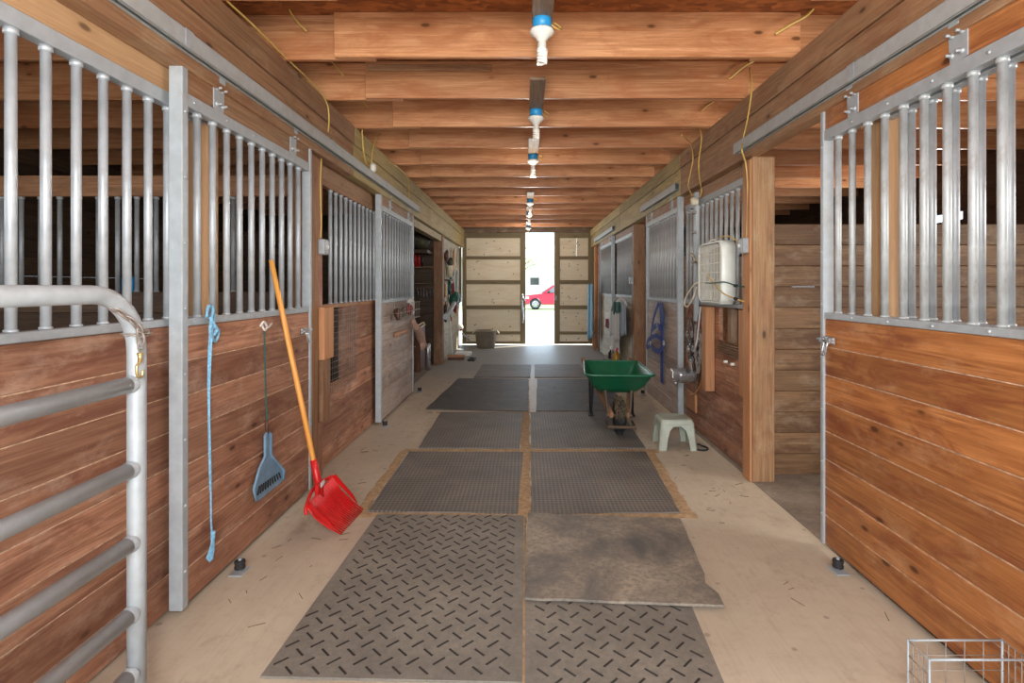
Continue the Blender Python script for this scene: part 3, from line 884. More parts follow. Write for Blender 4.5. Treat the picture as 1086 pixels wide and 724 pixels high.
for i in range(len(sp) - 1):
    d = sp[i + 1] - sp[i]; link((sp[i] + sp[i + 1]) / 2, d, (1, 0, 0) if i % 2 else (0, 1, 0), ch, d.length + .014)
pr = []
for i in range(17):
    a = 2 * math.pi * i / 16; pr.append(Vector((gx + .036 * math.cos(a), ye + .036 * math.sin(a), 1.345)))
for i in range(16): link((pr[i] + pr[i + 1]) / 2, pr[i + 1] - pr[i], (0, 0, 1) if i % 2 else (pr[i] - Vector((gx, ye, 1.345))), ch, .024)
ch.build('chain', M['rusty'], root)
m = MB(); q = Vector((gx + .04, ye - .04, 1.285))
m.tube([q, q + Vector((0, .0, -.03))], .007, 8); m.tube(smooth_path([q + Vector((0, 0, -.03)), q + Vector((0, -.016, -.045)), q + Vector((0, -.012, -.075)), q + Vector((0, .006, -.08)), q + Vector((0, .012, -.06))]), .0045, 8)
m.lathe([(0, 0), (.01, .002), (.01, .008), (0, .01)], q + Vector((0, 0, -.01)), 10)
m.build('snap_hook', M['brass'], root)

# ------------------------------------------------------------------ items on the near left door
def rope_hang():
    root = empty('lead_rope', WX(223, 598, -1.525), 'light blue rope hanging from the left door rail', 'rope')
    X = -1.525
    m = MB()
    m.tube(smooth_path([WX(226, 333, X), WX(223, 350, X), WX(221, 400, X), WX(222, 470, X), WX(223, 520, X)]), .005, 7)
    m.tube(smooth_path([WX(228, 334, X), WX(225, 352, X + .01), WX(222.5, 400, X + .008), WX(222, 440, X + .01), WX(223.5, 500, X), WX(224, 555, X), WX(226, 568, X)]), .0045, 7)
    m.build('line', M['bluerope'], root)
    m = MB()
    m.tube(smooth_path([WX(222, 336, X + .01), WX(228, 345, X + .02), WX(232, 352, X + .01), WX(228, 362, X), WX(223, 352, X + .02), WX(224, 340, X + .015), WX(226, 327, X), WX(221, 325, X), WX(219, 336, X + .01)]), .007, 7)
    m.tube(smooth_path([WX(226, 345, X + .015), WX(230, 349, X + .02), WX(226, 356, X + .015)]), .009, 7)
    m.build('knot', M['bluerope'], root)
    m = MB()
    for i in range(7):
        e = WX(219 + i * 1.1, 596 - abs(3 - i) * 1.2, X + .004 * (i % 3)); m.tube(smooth_path([WX(226, 566, X), WX(225 - .6 * (3 - i), 580, X + .006), e]), .0035, 5)
    m.tube([WX(226, 563, X), WX(225.5, 572, X)], .011, 7)
    m.build('tassel', M['bluerope'], root)
rope_hang()
def shovel_scoop():
    X = -1.535
    root = empty('plastic_scoop', WX(284, 530, X), 'faded blue slotted plastic scoop hanging on the left door', 'scoop')
    m = MB(); m.prism([WX(*p, X) for p in ((269, 519), (275, 497), (281, 484), (281, 462), (284, 457), (287, 460), (287, 482), (295, 491), (301, 498), (300, 508), (272, 531))], (.012, 0, 0)); m.build('plate', M['blueplastic'], root)
    m = MB(); m.tube([WX(*p, X + .016) for p in ((272, 531), (269, 519), (275, 497), (281, 484), (281, 462), (284, 457), (287, 460), (287, 482), (295, 491), (301, 498), (300, 508))], .008, 7)
    m.build('rim', M['blueplastic'], root)
    m = MB()
    for i in range(10):
        t = (i + .5) / 10
        a = Vector((272, 526)).lerp(Vector((299, 505)), t); b = Vector((277, 503)).lerp(Vector((294, 495)), t)
        m.tube([WX(a[0], a[1], X + .02), WX(a[0] * .55 + b[0] * .45, a[1] * .55 + b[1] * .45, X + .022)], .0045, 6)
    m.build('slot_ribs', M['black'], root)
    m = MB(); m.tube(smooth_path([WX(280, 349, X + .02), WX(281, 380, X + .012), WX(282, 420, X + .01), WX(283, 446, X + .01), WX(284, 460, X + .02)]), .0045, 6); m.build('cord', M['greencloth'], root)
    m = MB(); m.tube([WX(282.6, 446, X + .012), WX(283.5, 459, X + .016)], .011, 8); m.build('clip', M['leather'], root)
    o = MB(); o.tube(smooth_path([WX(278, 343, X + .0), WX(279, 347, X + .035), WX(281, 350, X + .04), WX(283, 347, X + .035)]), .006, 7)
    o.tube(smooth_path([WX(276, 346, X + .02), WX(280, 341, X + .03), WX(284, 347, X + .03), WX(288, 343, X + .02)]), .006, 7)
    tag(o.build('hook', M['cloth']), 'white tied hook holding the blue scoop', 'hook')
shovel_scoop()
def fork():
    A = Vector((-1.275, 3.17, .215)); B = Vector((-1.245, 3.50, .275)); C = Vector((-1.075, 3.62, .012)); D = Vector((-1.10, 3.26, .012))
    root = empty('manure_fork', (-1.2, 3.4, 0), 'red plastic manure fork with wooden handle leaning on left door', 'fork')
    j = (A + B) / 2 + Vector((-.01, 0, .06)); top = Vector((-1.515, 3.245, 1.66))
    m = MB(); m.tube([top, top.lerp(j, .3), top.lerp(j, .7), j.lerp(top, .02), j - (top - j).normalized() * .05], [.014, .016, .0165, .016, .012], 12); m.build('handle', M['handle'], root)
    m = MB(); m.tube([j.lerp(top, .1), j, j - (top - j).normalized() * .1], [.02, .022, .018], 12)
    # yoke: curved bar and side wings
    mid = (A + B) / 2
    m.tube(smooth_path([A + Vector((.01, -.02, -.04)), A, mid + Vector((-.03, 0, .02)), B, B + Vector((.02, .02, -.03))]), .010, 10)
    rows = []
    n = 17
    nrm = (C - A).cross(B - A).normalized()
    if nrm.z < 0: nrm = -nrm
    for i in range(n):
        t = i / (n - 1); a = A.lerp(B, t); d = D.lerp(C, t)
        if i in (0, n - 1):
            m.prism([a, a + nrm * .03, a.lerp(d, .6) + nrm * .018, a.lerp(d, .8)], (B - A).normalized() * .008)
    m.sheet([[A.lerp(B, t / 8) for t in range(9)], [A.lerp(B, t / 8).lerp(D.lerp(C, t / 8), .14) - nrm * .012 for t in range(9)]])
    m.sheet([[A.lerp(B, t / 8) - nrm * .008 for t in range(9)], [A.lerp(B, t / 8).lerp(D.lerp(C, t / 8), .14) - nrm * .02 for t in range(9)]])
    # small bracket above
    m.box((-.012, -.05, -.03), (.012, .05, .04), .004, M=Matrix.Translation(mid + Vector((0, 0, .02))))
    m.build('yoke', M['red'], root)
    for i in range(n):
        t = i / (n - 1); a = A.lerp(B, t); d = D.lerp(C, t); tp = MB()
        tp.tube([a, a.lerp(d, .35) - nrm * .022, a.lerp(d, .7) - nrm * .018, d], [.0075, .007, .0065, .004], 6); tp.build('tine', M['red'], root)
    lb = MB(); lb.box((-.002, -.03, -.015), (.002, .03, .015), .001, M=Matrix.Translation(mid + Vector((.02, 0, .045)))); lb.build('sticker', M['white'], root)
fork()
def roller(p, lab, s):
    root = empty('stay_roller', p, lab, 'roller', 'floor rollers guiding the sliding doors')
    x, y, _ = p
    m = MB(); m.box((x - .035, y - .05, .0005), (x + .035, y + .05, .008), .002); m.tube([(x, y, .006), (x, y, .075)], .008, 10); m.build('bracket', M['galv'], root)
    m = MB(); m.lathe([(.009, .02), (.026, .022), (.028, .03), (.024, .042), (.028, .054), (.026, .062), (.009, .064)], (x, y, 0), 18); m.build('wheel', M['black'], root)
roller((-1.495, 2.85, 0), 'floor roller below the blue rope on left door', -1)
roller((-1.49, 5.80, 0), 'floor roller at the near foot of the grey left door', -1)
roller((-1.49, 7.72, 0), 'floor roller at the tack room side of the grey left door', -1)
roller((1.655, 2.86, 0), 'floor roller at the foot of the open right door', 1)
roller((1.65, 7.55, 0), 'floor roller behind the wheelbarrow on the right', 1)

# ------------------------------------------------------------------ left feeder mesh and outlet
tag(MB().box((-1.595, 4.19, .93), (-1.545, 4.40, 1.34), .006, 2).build('feeder_block', M['orange']), 'orange timber block beside the wire mesh feeder', 'block')
timber('trim_board', (-1.595, 4.20, .45), (-1.56, 4.36, .928), 'timber batten under the orange block by wire mesh', 'post')
root = empty('wire_mesh', (-1.65, 4.9, .6), 'wire mesh panel over the left stall feeder opening', 'mesh')
m = MB()
y0, y1, z0, z1 = 4.42, 5.32, .60, 1.30
k = 0
y = y0
while y <= y1 + .001:
    m.tube([(-1.651, y, z0), (-1.651, y, z1)], .0022, 5); y += .05
z = z0
while z <= z1 + .001:
    m.tube([(-1.648, y0, z), (-1.648, y1, z)], .0022, 5); z += .05
m.build('wires', M['rusty'], root)
def outlet(c, lab, s, sw=True):
    root = empty('outlet_box', c, lab, 'outlet box', 'grey electric boxes')
    c = Vector(c)
    m = MB(); m.box(c + Vector((-.025, -.05, -.06)), c + Vector((.025, .05, .06)), .006); m.build('box', M['galv'], root)
    m = MB(); m.box(c + Vector((-s * .031, -.035, -.05)), c + Vector((-s * .0255, .035, .05)), .003); pl = m.build('cover_plate', M['galvbar'], root)
    m = MB(); m.box(c + Vector((-s * .045, -.008, -.012)), c + Vector((-s * .031, .008, .012)), .003); m.build('switch', M['white'], root)
outlet((-1.57, 4.235, 1.81), 'grey switch box on the left jamb board', -1)
outlet((1.715, 4.235, 1.82), 'grey switch box on the right post beside box fan', 1)
outlet((1.72, 8.70, 1.60), 'grey switch box on the dark right post', 1)

# ------------------------------------------------------------------ box fan
def fan():
    X0, X1 = 1.655, 1.765; y0, y1 = 4.53, 5.13; z0, z1 = 1.356, 1.895
    root = empty('box_fan', (1.71, 4.83, z0), 'dusty white box fan strapped to the right stall bars', 'fan')
    cy, cz = (y0 + y1) / 2, (z0 + z1) / 2
    def rr(X, hy, hz, rad, n=5):
        out = []
        for (sy, sz, a0) in ((1, 1, 0), (-1, 1, 90), (-1, -1, 180), (1, -1, 270)):
            for i in range(n + 1):
                a = math.radians(a0 + 90 * i / n)
                out.append(Vector((X, cy + sy * (hy - rad) + rad * math.cos(a), cz + sz * (hz - rad) + rad * math.sin(a))))
        return out
    hy, hz = (y1 - y0) / 2, (z1 - z0) / 2
    m = MB(); loops = [rr(X0, hy - .02, hz - .02, .07), rr(X0 - .012, hy - .012, hz - .012, .075), rr(X0, hy, hz, .08), rr(X1, hy, hz, .08), rr(X1 + .008, hy - .02, hz - .02, .07), rr(X1, hy - .035, hz - .035, .07)]
    rows = [l + [l[0]] for l in loops]
    m.sheet(rows, smooth=True); m.build('housing', M['fanw'], root, solid=.003)
    for X, nm in ((X0 - .004, 'front_grille'), (X1 + .002, 'rear_grille')):
        g = MB(); q = y0 + .045
        while q < y1 - .03:
            d = abs(q - cy); lim = hz - .025 - max(0, d - (hy - .09)) * .7
            g.box((X - .0012, q - .0075, cz - lim), (X + .0012, q + .0075, cz + lim), .001, 2); q += .034
        for zz in (-.16, -.08, 0, .08, .16): g.box((X - .002, y0 + .02, cz + zz - .003), (X + .002, y1 - .02, cz + zz + .003), .001, 1)
        g.build(nm, M['fandust'], root)
    m = MB(); m.lathe([(0, -.03), (.05, -.03), (.055, .03), (0, .03)], (1.71, cy, cz), 20, axis=(1, 0, 0))
    for k in range(5):
        a = k * 2 * math.pi / 5
        rows = []
        for i in range(5):
            r = .05 + .18 * i / 4; row = []
            for j in range(4):
                b = a + (j / 3 - .5) * 1.0; row.append((1.71 + (j / 3 - .5) * .05, cy + r * math.cos(b), cz + r * math.sin(b)))
            rows.append(row)
        m.sheet(rows)
    m.build('blades', M['fanblade'], root)
    m = MB()
    for yy in (y0 + .09, y1 - .09): m.box((X0 + .0, yy - .04, z0 - .003), (X1, yy + .04, z0 + .012), .004)
    m.build('foot', M['fanw'], root)
    m = MB(); m.tube(smooth_path([(X0 + .02, cy - .1, z1), (X0 + .025, cy - .05, z1 + .02), (X0 + .025, cy + .05, z1 + .02), (X0 + .02, cy + .1, z1)]), .008, 8); m.build('carry_handle', M['fanw'], root)
fan()
fx = 1.64
def bungee(pts, mat, lab):
    root = empty('bungee_cord', pts[0], lab, 'bungee cord', 'elastic cords across the fan')
    m = MB(); m.tube(smooth_path(pts, 6), .0055, 7); m.build('cord', M[mat], root)
    m = MB(); e = Vector(pts[-2]); f_ = Vector(pts[-1]); m.tube([e.lerp(f_, -.25), e.lerp(f_, .1)], .012, 8); m.tube([e, f_], .005, 6); m.build('end_hook', M['black'], root)
bungee([WX(741, 299, 1.70), WX(752, 300, fx), WX(768, 299, fx), WX(781, 303, 1.66), WX(790, 304, 1.735)], 'teal', 'green elastic cord across the fan front')
bungee([WX(733, 268, 1.76), WX(742, 280, 1.68), WX(758, 302, fx), WX(769, 312, fx), WX(781, 317, 1.66), WX(790, 320, 1.735)], 'yellow', 'yellow elastic cord running diagonally across the fan')
cable([WX(762, 253, 1.70), WX(770, 250, 1.72), WX(778, 253, 1.74), WX(783, 257, 1.745)], 'yellow flex from the fan top to its switch box', .005)
cable([WX(742, 299, 1.70), WX(736, 302, 1.66), WX(728, 314, 1.65), WX(726, 322, 1.65), WX(729, 325, 1.65), WX(735, 316, 1.66), WX(739, 304, 1.67)], 'cream cord loop hanging left of the fan', .008, 'cream', 'cord', 'cord', None)
# upright conduit behind the fan
m = MB(); m.box((1.735, 5.50, 1.15), (1.775, 5.56, 2.46), .004, 2)
o = m.build('steel_upright', M['galv']); tag(o, 'galvanised upright between the fan and the halter door', 'upright')
m = MB()
for z in (1.75, 2.05, 2.25): m.box((1.70, 5.45, z - .012), (1.735, 5.53, z + .012), .004)
m2 = empty('hinge_strap', (1.72, 5.5, 1.75), 'dark iron straps on the upright beside the fan', 'strap'); m.build('straps', M['rusty'], m2)
m = MB(); c = WX(737, 214, 1.70)
m.lathe([(0, .05), (.02, .05), (.035, .02), (.045, 0), (.02, -.03), (0, -.035)], c, 14, axis=(-.5, -.3, .5))
tag(m.build('lamp_holder', M['cream']), 'old cream lamp holder hanging above the fan', 'lamp holder')

# timber feeder frame on the right front
timber('timber_batten', (1.70, 5.08, .52), (1.785, 5.20, 1.31), 'upright pale batten below the box fan', 'orange', 'batten', 2)
timber('timber_batten', (1.745, 4.31, .62), (1.785, 4.42, 1.31), 'orange batten against the post below the switch box', 'orange', 'batten', 2)
timber('timber_batten', (1.80, 4.72, .97), (1.86, 4.80, 1.31), 'grey stub batten inside the feeder opening', 'weath', 'batten', 2)
root = fF
m = MB(); plank_wall(m, 'y', 4.40, 5.05, .90, 1.315, 1.87, 1.90, .2); m.build('feeder_back', M['wallR'], root)
root = empty('vent_grate', (1.775, 4.72, .92), 'slatted grate below the feeder opening', 'grate')
m = MB()
for i in range(6): m.box((1.772, 4.45, .90 + i * .022), (1.787, 4.99, .908 + i * .022), .002, 1)
m.build('slats', M['weath'], root)
for y, l in ((4.62, 'nearer white peg below the slatted grate'), (4.78, 'farther white peg below the slatted grate')):
    m = MB(); m.lathe([(0, .03), (.012, .03), (.013, 0)], (1.789, y, .84), 10, axis=(-1, 0, 0)); tag(m.build('peg', M['white']), l, 'peg', 'white pegs')

# tack hanging at right between upright and batten
def strap_loop(m, pts, w=.026, t=.004, mi=0):
    pts = smooth_path(pts, 5)
    L = []
    vs = []; fs = []
    for i, p in enumerate(pts):
        d = (pts[min(i + 1, len(pts) - 1)] - pts[max(i - 1, 0)]).normalized()
        sd = d.cross(Vector((1, 0, 0)))
        if sd.length < .1: sd = Vector((0, 1, 0))
        sd = sd.normalized() * w / 2
        for q in (p - sd, p + sd, p + sd - Vector((t, 0, 0)), p - sd - Vector((t, 0, 0))): vs.append(q)
    n = len(pts)
    for i in range(n - 1):
        a = i * 4
        for k in range(4): fs.append((a + k, a + (k + 1) % 4, a + 4 + (k + 1) % 4, a + 4 + k))
    fs += [(3, 2, 1, 0), ((n - 1) * 4, (n - 1) * 4 + 1, (n - 1) * 4 + 2, (n - 1) * 4 + 3)]
    m.add(vs, fs, mi)
def bridle(x0, x1, ytop, ybot, X, mat, lab, ring='steel', cat='bridle'):
    root = empty('bridle', WX((x0 + x1) / 2, ybot, X), lab, cat, 'horse tack hanging on the right wall')
    m = MB(); xc = (x0 + x1) / 2; h = ybot - ytop
    strap_loop(m, [WX(xc, ytop, X), WX(x0 + 1, ytop + h * .2, X - .01), WX(x0, ytop + h * .5, X - .015), WX(x0 + 2, ytop + h * .75, X - .01), WX(xc, ytop + h * .82, X - .02)])
    strap_loop(m, [WX(xc, ytop, X), WX(x1 - 1, ytop + h * .2, X - .01), WX(x1, ytop + h * .5, X - .015), WX(x1 - 2, ytop + h * .75, X - .01), WX(xc, ytop + h * .82, X - .02)])
    strap_loop(m, [WX(x0, ytop + h * .35, X - .02), WX(xc, ytop + h * .42, X - .03), WX(x1, ytop + h * .35, X - .02)])
    strap_loop(m, [WX(x0, ytop + h * .62, X - .02), WX(xc, ytop + h * .68, X - .035), WX(x1, ytop + h * .62, X - .02)])
    strap_loop(m, [WX(x1 - 2, ytop + h * .6, X - .02), WX(x1 + 1, ytop + h * .8, X - .02), WX(x1 - 1, ybot, X - .01)], .012)
    m.build('straps', M[mat], root)
    for (a, b) in ((x0 + 1, .55), (x1 - 1, .55), (xc, .8)):
        p = WX(a, ytop + h * b, X - .03); r = MB(); q = []
        for i in range(14):
            t = 2 * math.pi * i / 14; q.append(p + Vector((0, .032 * math.cos(t), .032 * math.sin(t))))
        r.tube(q, .005, 6, closed=True); r.build('ring', M[ring], root)
bridle(728, 735, 326, 378, 1.775, 'leather', 'brown leather bridle left of the hanging tangle of chains')
bridle(735, 742, 335, 405, 1.775, 'leather', 'long brown leather bridle in the middle of hanging tack')
bridle(742, 749, 328, 392, 1.775, 'redweb', 'dark red halter hanging beside the pale batten', 'steel', 'halter')
def hanging_chain(x0, x1, y0, y1, X, lab):
    m = MB(); root = empty('chain', WX(x0, y1, X), lab, 'chain', 'chains on the right wall')
    p = smooth_path([WX(x0, y0, X), WX(x0 - .5, (y0 + y1) / 2, X - .012), WX((x0 + x1) / 2, y1, X - .02), WX(x1, (y0 + y1) / 2, X - .012), WX(x1, y0 + 6, X)], 12)
    for i in range(len(p) - 1):
        d = p[i + 1] - p[i]; link((p[i] + p[i + 1]) / 2, d, (1, 0, 0) if i % 2 else (0, 1, .2), m, max(.03, d.length * 1.35), .004)
    m.build('links', M['rusty'], root)
for a_, b_, c_, d_, mm_, l_ in ((729, 736, 338, 396, 'darkleather', 'black leather bridle behind the brown ones on right wall'), (733, 741, 344, 412, 'darkleather', 'longest black leather bridle hanging above the brush'), (739, 746, 330, 384, 'leather', 'brown leather halter next to the white rope'), (743, 750, 340, 408, 'darkleather', 'black leather reins hanging against the pale batten')):
    bridle(a_, b_, c_, d_, 1.755, mm_, l_, 'steel')
hanging_chain(738, 743, 345, 395, 1.73, 'steel chain hanging among the leather tack')
hanging_chain(744, 748, 352, 388, 1.735, 'shorter steel chain hanging nearest the pale batten')
cable([WX(743, 325, 1.73), WX(741, 345, 1.72), WX(739, 362, 1.72), WX(736, 372, 1.72)], 'white rope hanging over the leather tack', .008, 'cloth', 'rope', 'rope', None)
cable([WX(746, 390, 1.76), WX(744, 404, 1.75), WX(738, 416, 1.75), WX(731, 419, 1.75)], 'thin tan strap trailing below the hanging tack', .006, 'handle', 'strap', 'strap', None)
def scoop():
    root = empty('feed_scoop', WX(724, 412, 1.66), 'shiny metal feed scoop hanging on the right upright', 'scoop')
    c = WX(725, 396, 1.62)
    m = MB(); rows = []
    for i in range(10):
        a = math.pi * (1.02 + .96 * i / 9) if False else math.pi + math.pi * i / 9
        row = []
        for j in range(6):
            u = j / 5; r = .16 - .01 * u * (1 if 2 < i < 7 else 2)
            row.append(c + Vector((-.0 + (u - .5) * .18, r * 1.05 * math.cos(a), r * .8 * math.sin(a) + .03)))
        rows.append(row)
    m.sheet(rows); m.sheet([[r[-1] for r in rows], [c + Vector((.08, 0, .03))] * 10])
    m.build('bowl', M['steel'], root, solid=.003)
    m = MB(); m.tube(smooth_path([c + Vector((.08, -.02, .03)), c + Vector((.07, -.01, .10)), c + Vector((.055, 0, .14)), c + Vector((.065, .02, .10)), c + Vector((.08, .02, .03))]), .008, 8); m.build('handle', M['rusty'], root)
scoop()
m = MB(); m.box(WX(730, 412, 1.785), WX(737, 438, 1.755), .01, 2); tag(m.build('wooden_brush', M['orange']), 'wooden brush block hanging below the tack', 'brush')

# halter on the closed right door
def halter():
    X = 1.70
    root = empty('halter', WX(697, 405, X), 'dark blue halter and lead hanging on the closed right door', 'halter')
    m = MB()
    strap_loop(m, [WX(699, 321, X), WX(694, 335, X - .02), WX(691, 352, X - .02), WX(690, 366, X - .03)], .065)
    strap_loop(m, [WX(700, 321, X), WX(704, 335, X - .02), WX(702, 352, X - .03), WX(704, 366, X - .03)], .065)
    strap_loop(m, [WX(689, 362, X - .03), WX(694, 370, X - .05), WX(700, 372, X - .05), WX(705, 364, X - .03)], .065)
    strap_loop(m, [WX(691, 350, X - .03), WX(697, 345, X - .05), WX(702, 350, X - .04)], .065)
    strap_loop(m, [WX(690, 366, X - .03), WX(686, 368, X - .02), WX(688, 360, X - .03), WX(696, 356, X - .05), WX(701, 360, X - .04)], .055)
    m.build('noseband', M['blueweb'], root)
    m = MB(); strap_loop(m, [WX(701, 322, X), WX(702, 350, X - .01), WX(702, 380, X - .01), WX(702, 406, X)], .13); m.build('lead_strap', M['blueweb'], root)
    for q in ((690, 364), (704, 364), (697, 346)):
        p = WX(q[0], q[1], X - .05); r = MB(); pp = []
        for i in range(12):
            t = 2 * math.pi * i / 12; pp.append(p + Vector((0, .03 * math.cos(t), .03 * math.sin(t))))
        r.tube(pp, .006, 6, closed=True); r.build('ring', M['steel'], root)
halter()
# pale patched boards on top of the halter door are part of its wear

# ------------------------------------------------------------------ wheelbarrow
def wheelbarrow():
    root = empty('wheelbarrow', (.96, 5.48, .018), 'green wheelbarrow standing on the right hand mats', 'wheelbarrow', None, math.radians(-3.5))
    B = lambda m, n, mat, **k: m.build(n, mat, root, local=True, **k)
    # local: y forward away from the camera, wheel at y=0
    m = MB(); rows = []
    def ring(yn, yf, wn, wf, z_n, z_f, rad=.07, n=5):
        c = [(-wn / 2, yn, z_n), (wn / 2, yn, z_n), (wf / 2, yf, z_f), (-wf / 2, yf, z_f)]
        out = []
        for i in range(4):
            p = Vector(c[i]); a = (Vector(c[i - 1]) - p).normalized(); b = (Vector(c[(i + 1) % 4]) - p).normalized()
            for k in range(n + 1):
                t = k / n
                out.append(p + a * rad * (1 - t) ** 2 + b * rad * t ** 2)
        return out
    lv = [(-.10, .86, .70, .62, .60, .615, .09), (-.07, .84, .67, .59, .585, .60, .09), (.02, .79, .54, .5, .47, .50, .08), (.11, .74, .40, .42, .40, .44, .07), (.13, .72, .36, .38, .395, .432, .06)]
    rows = [ring(*l) for l in lv]; rows = [r + [r[0]] for r in rows]
    ctr = Vector((0, .42, .413)); rows.append([ctr] * len(rows[0]))
    m.sheet(rows); B(m, 'tub', M['green'], solid=.006)
    m = MB(); m.tube(rows[0][:-1], .012, 8, closed=True); B(m, 'rim', M['green'])
    for s in (-1, 1):
        m = MB(); m.box((-.02, -.02, -.028), (.02, 1.50, .028), .006, 1)
        M4 = Matrix.Translation((s * .085, .0, .20)) @ Matrix.Rotation(math.radians(-s * 8.5), 4, 'Z') @ Matrix.Rotation(math.radians(14), 4, 'X')
        m2 = MB(); m2.box((-.02, -.04, -.03), (.02, 1.48, .03), .006, 1, M=M4); B(m2, 'handle', M['post'])
        m = MB()
        m.tube([(s * .22, .66, .41), (s * .23, .72, .20), (s * .235, .76, .006), (s * .235, .90, .006), (s * .24, .98, .42)], .014, 8)
        m.box((s * .235 - .03, .72, .0), (s * .235 + .03, .94, .016), .004)
        B(m, 'leg', M['black'])
        m = MB(); m.box((-.012, -.02, 0), (.012, .02, .30), .003, 2, M=Matrix.Translation((s * .105, .03, .15)) @ Matrix.Rotation(math.radians(-14), 4, 'X') @ Matrix.Rotation(math.radians(s * 6), 4, 'Y')); B(m, 'tub_brace', M['dark'])
    m = MB(); m.box((-.14, -.23, .105), (.14, -.20, .135), .005, 0); m.box((-.14, -.22, .105), (-.115, .02, .13), .004, 1); m.box((.115, -.22, .105), (.14, .02, .13), .004, 1)
    B(m, 'nose_guard', M['dark'])
    R0 = .185
    m = MB(); prof = []
    for i in range(13):
        a = math.pi * 2 * i / 12; prof.append((R0 - .05 + .05 * math.cos(a), .056 * math.sin(a)))
    m.lathe(prof, (0, 0, R0), 28, axis=(1, 0, 0))
    for i in range(28):
        a = 2 * math.pi * i / 28
        for s in (-1, 1):
            m.box((-.016, -.006, -.004), (.016, .006, .006), .001, M=Matrix.Translation((s * .016, (R0 - .001) * math.cos(a + s * .1), R0 + (R0 - .001) * math.sin(a + s * .1) * 1)) @ Matrix.Rotation(a - math.pi / 2, 4, 'X'))
    w = B(m, 'wheel', M['black'])
    m = MB(); m.lathe([(0, -.03), (.10, -.028), (.105, 0), (.10, .028), (0, .03)], (0, 0, R0), 20, axis=(1, 0, 0)); m.tube([(-.13, 0, R0), (.13, 0, R0)], .01, 8)
    hb = m.build('hub', M['rusty'], w, local=True)
    m = MB()
    for i in range(260):
        a = random.uniform(math.pi * .55, math.pi * 1.3); r = R0 + .006
        p = Vector((random.uniform(-.055, .055), r * math.cos(a), R0 + r * math.sin(a)))
        if p.z < .2: continue
        d = Vector((random.uniform(-.5, .5), random.uniform(-1, 1), random.uniform(-1, 1))).normalized() * random.uniform(.02, .05)
        m.tube([p - d, p + d * .5], .0016, 4)
    h = m.build('hay_wisps', M['hay'], w, local=True); h['kind'] = 'stuff'
wheelbarrow()

# ------------------------------------------------------------------ step stool and ring
def stool():
    x0, x1, y0, y1, h = 1.235, 1.585, 4.95, 5.28, .275
    root = empty('step_stool', ((x0 + x1) / 2, (y0 + y1) / 2, 0), 'pale plastic step stool on the floor beside wheelbarrow', 'stool')
    cx, cy = (x0 + x1) / 2, (y0 + y1) / 2
    m = MB()
    def rect(ix, iy, z, rad=.03, n=4):
        hx, hy = (x1 - x0) / 2 - ix, (y1 - y0) / 2 - iy; out = []
        for sx, sy, a0 in ((1, 1, 0), (-1, 1, 90), (-1, -1, 180), (1, -1, 270)):
            for k in range(n + 1):
                a = math.radians(a0 + 90 * k / n); out.append(Vector((cx + sx * (hx - rad) + rad * math.cos(a), cy + sy * (hy - rad) + rad * math.sin(a), z)))
        return out
    L = [rect(.025, .025, h - .06), rect(.028, .028, h - .02), rect(.036, .036, h - .004), rect(.05, .05, h), rect(.06, .06, h - .002)]
    rows = [l + [l[0]] for l in L]; rows.append([Vector((cx, cy, h - .002))] * len(rows[0]))
    m.sheet(rows); m.build('top', M['stool'], root, solid=.006)
    for sx in (-1, 1):
        for sy in (-1, 1):
            lm = MB(); ex, ey = (x1 - x0) / 2, (y1 - y0) / 2
            def sect(z, w, off):
                X = cx + sx * (ex - off); Y = cy + sy * (ey - off)
                return [Vector((X - sx * w, Y, z)), Vector((X - sx * .015, Y, z)), Vector((X, Y - sy * .015, z)), Vector((X, Y - sy * w, z)), Vector((X - sx * .012, Y - sy * w, z)), Vector((X - sx * .018, Y - sy * .02, z)), Vector((X - sx * .022, Y - sy * .016, z)), Vector((X - sx * w, Y - sy * .012, z))]
            S = [sect(.001, .065, 0), sect(.10, .07, .009), sect(.18, .085, .017), sect(.215, .115, .021), sect(.235, .16, .024)]
            rows = [q + [q[0]] for q in S]; lm.sheet(rows, smooth=False)
            lm.f.append(tuple(range(8))); lm.m.append(0); lm.sm.append(False)
            lm.build('leg', M['stool'], root)
    m = MB()
    m.box((x0 + .027, y0 + .024, .225), (x1 - .027, y0 + .034, h - .03), .003, 0); m.box((x0 + .027, y1 - .034, .225), (x1 - .027, y1 - .024, h - .03), .003, 0)
    m.box((x0 + .024, y0 + .027, .225), (x0 + .034, y1 - .027, h - .03), .003, 1); m.box((x1 - .034, y0 + .027, .225), (x1 - .024, y1 - .027, h - .03), .003, 1)
    m.build('apron', M['stool'], root)
stool()
m = MB(); q = []
for i in range(24):
    a = 2 * math.pi * i / 24; q.append((1.63 + .065 * math.cos(a), 5.02 + .075 * math.sin(a), .009 + (.01 if 4 < i < 10 else 0)))
m.tube(q, .0085, 8, closed=True); tag(m.build('rubber_ring', M['black']), 'black rubber ring on the floor beside the step stool', 'ring')

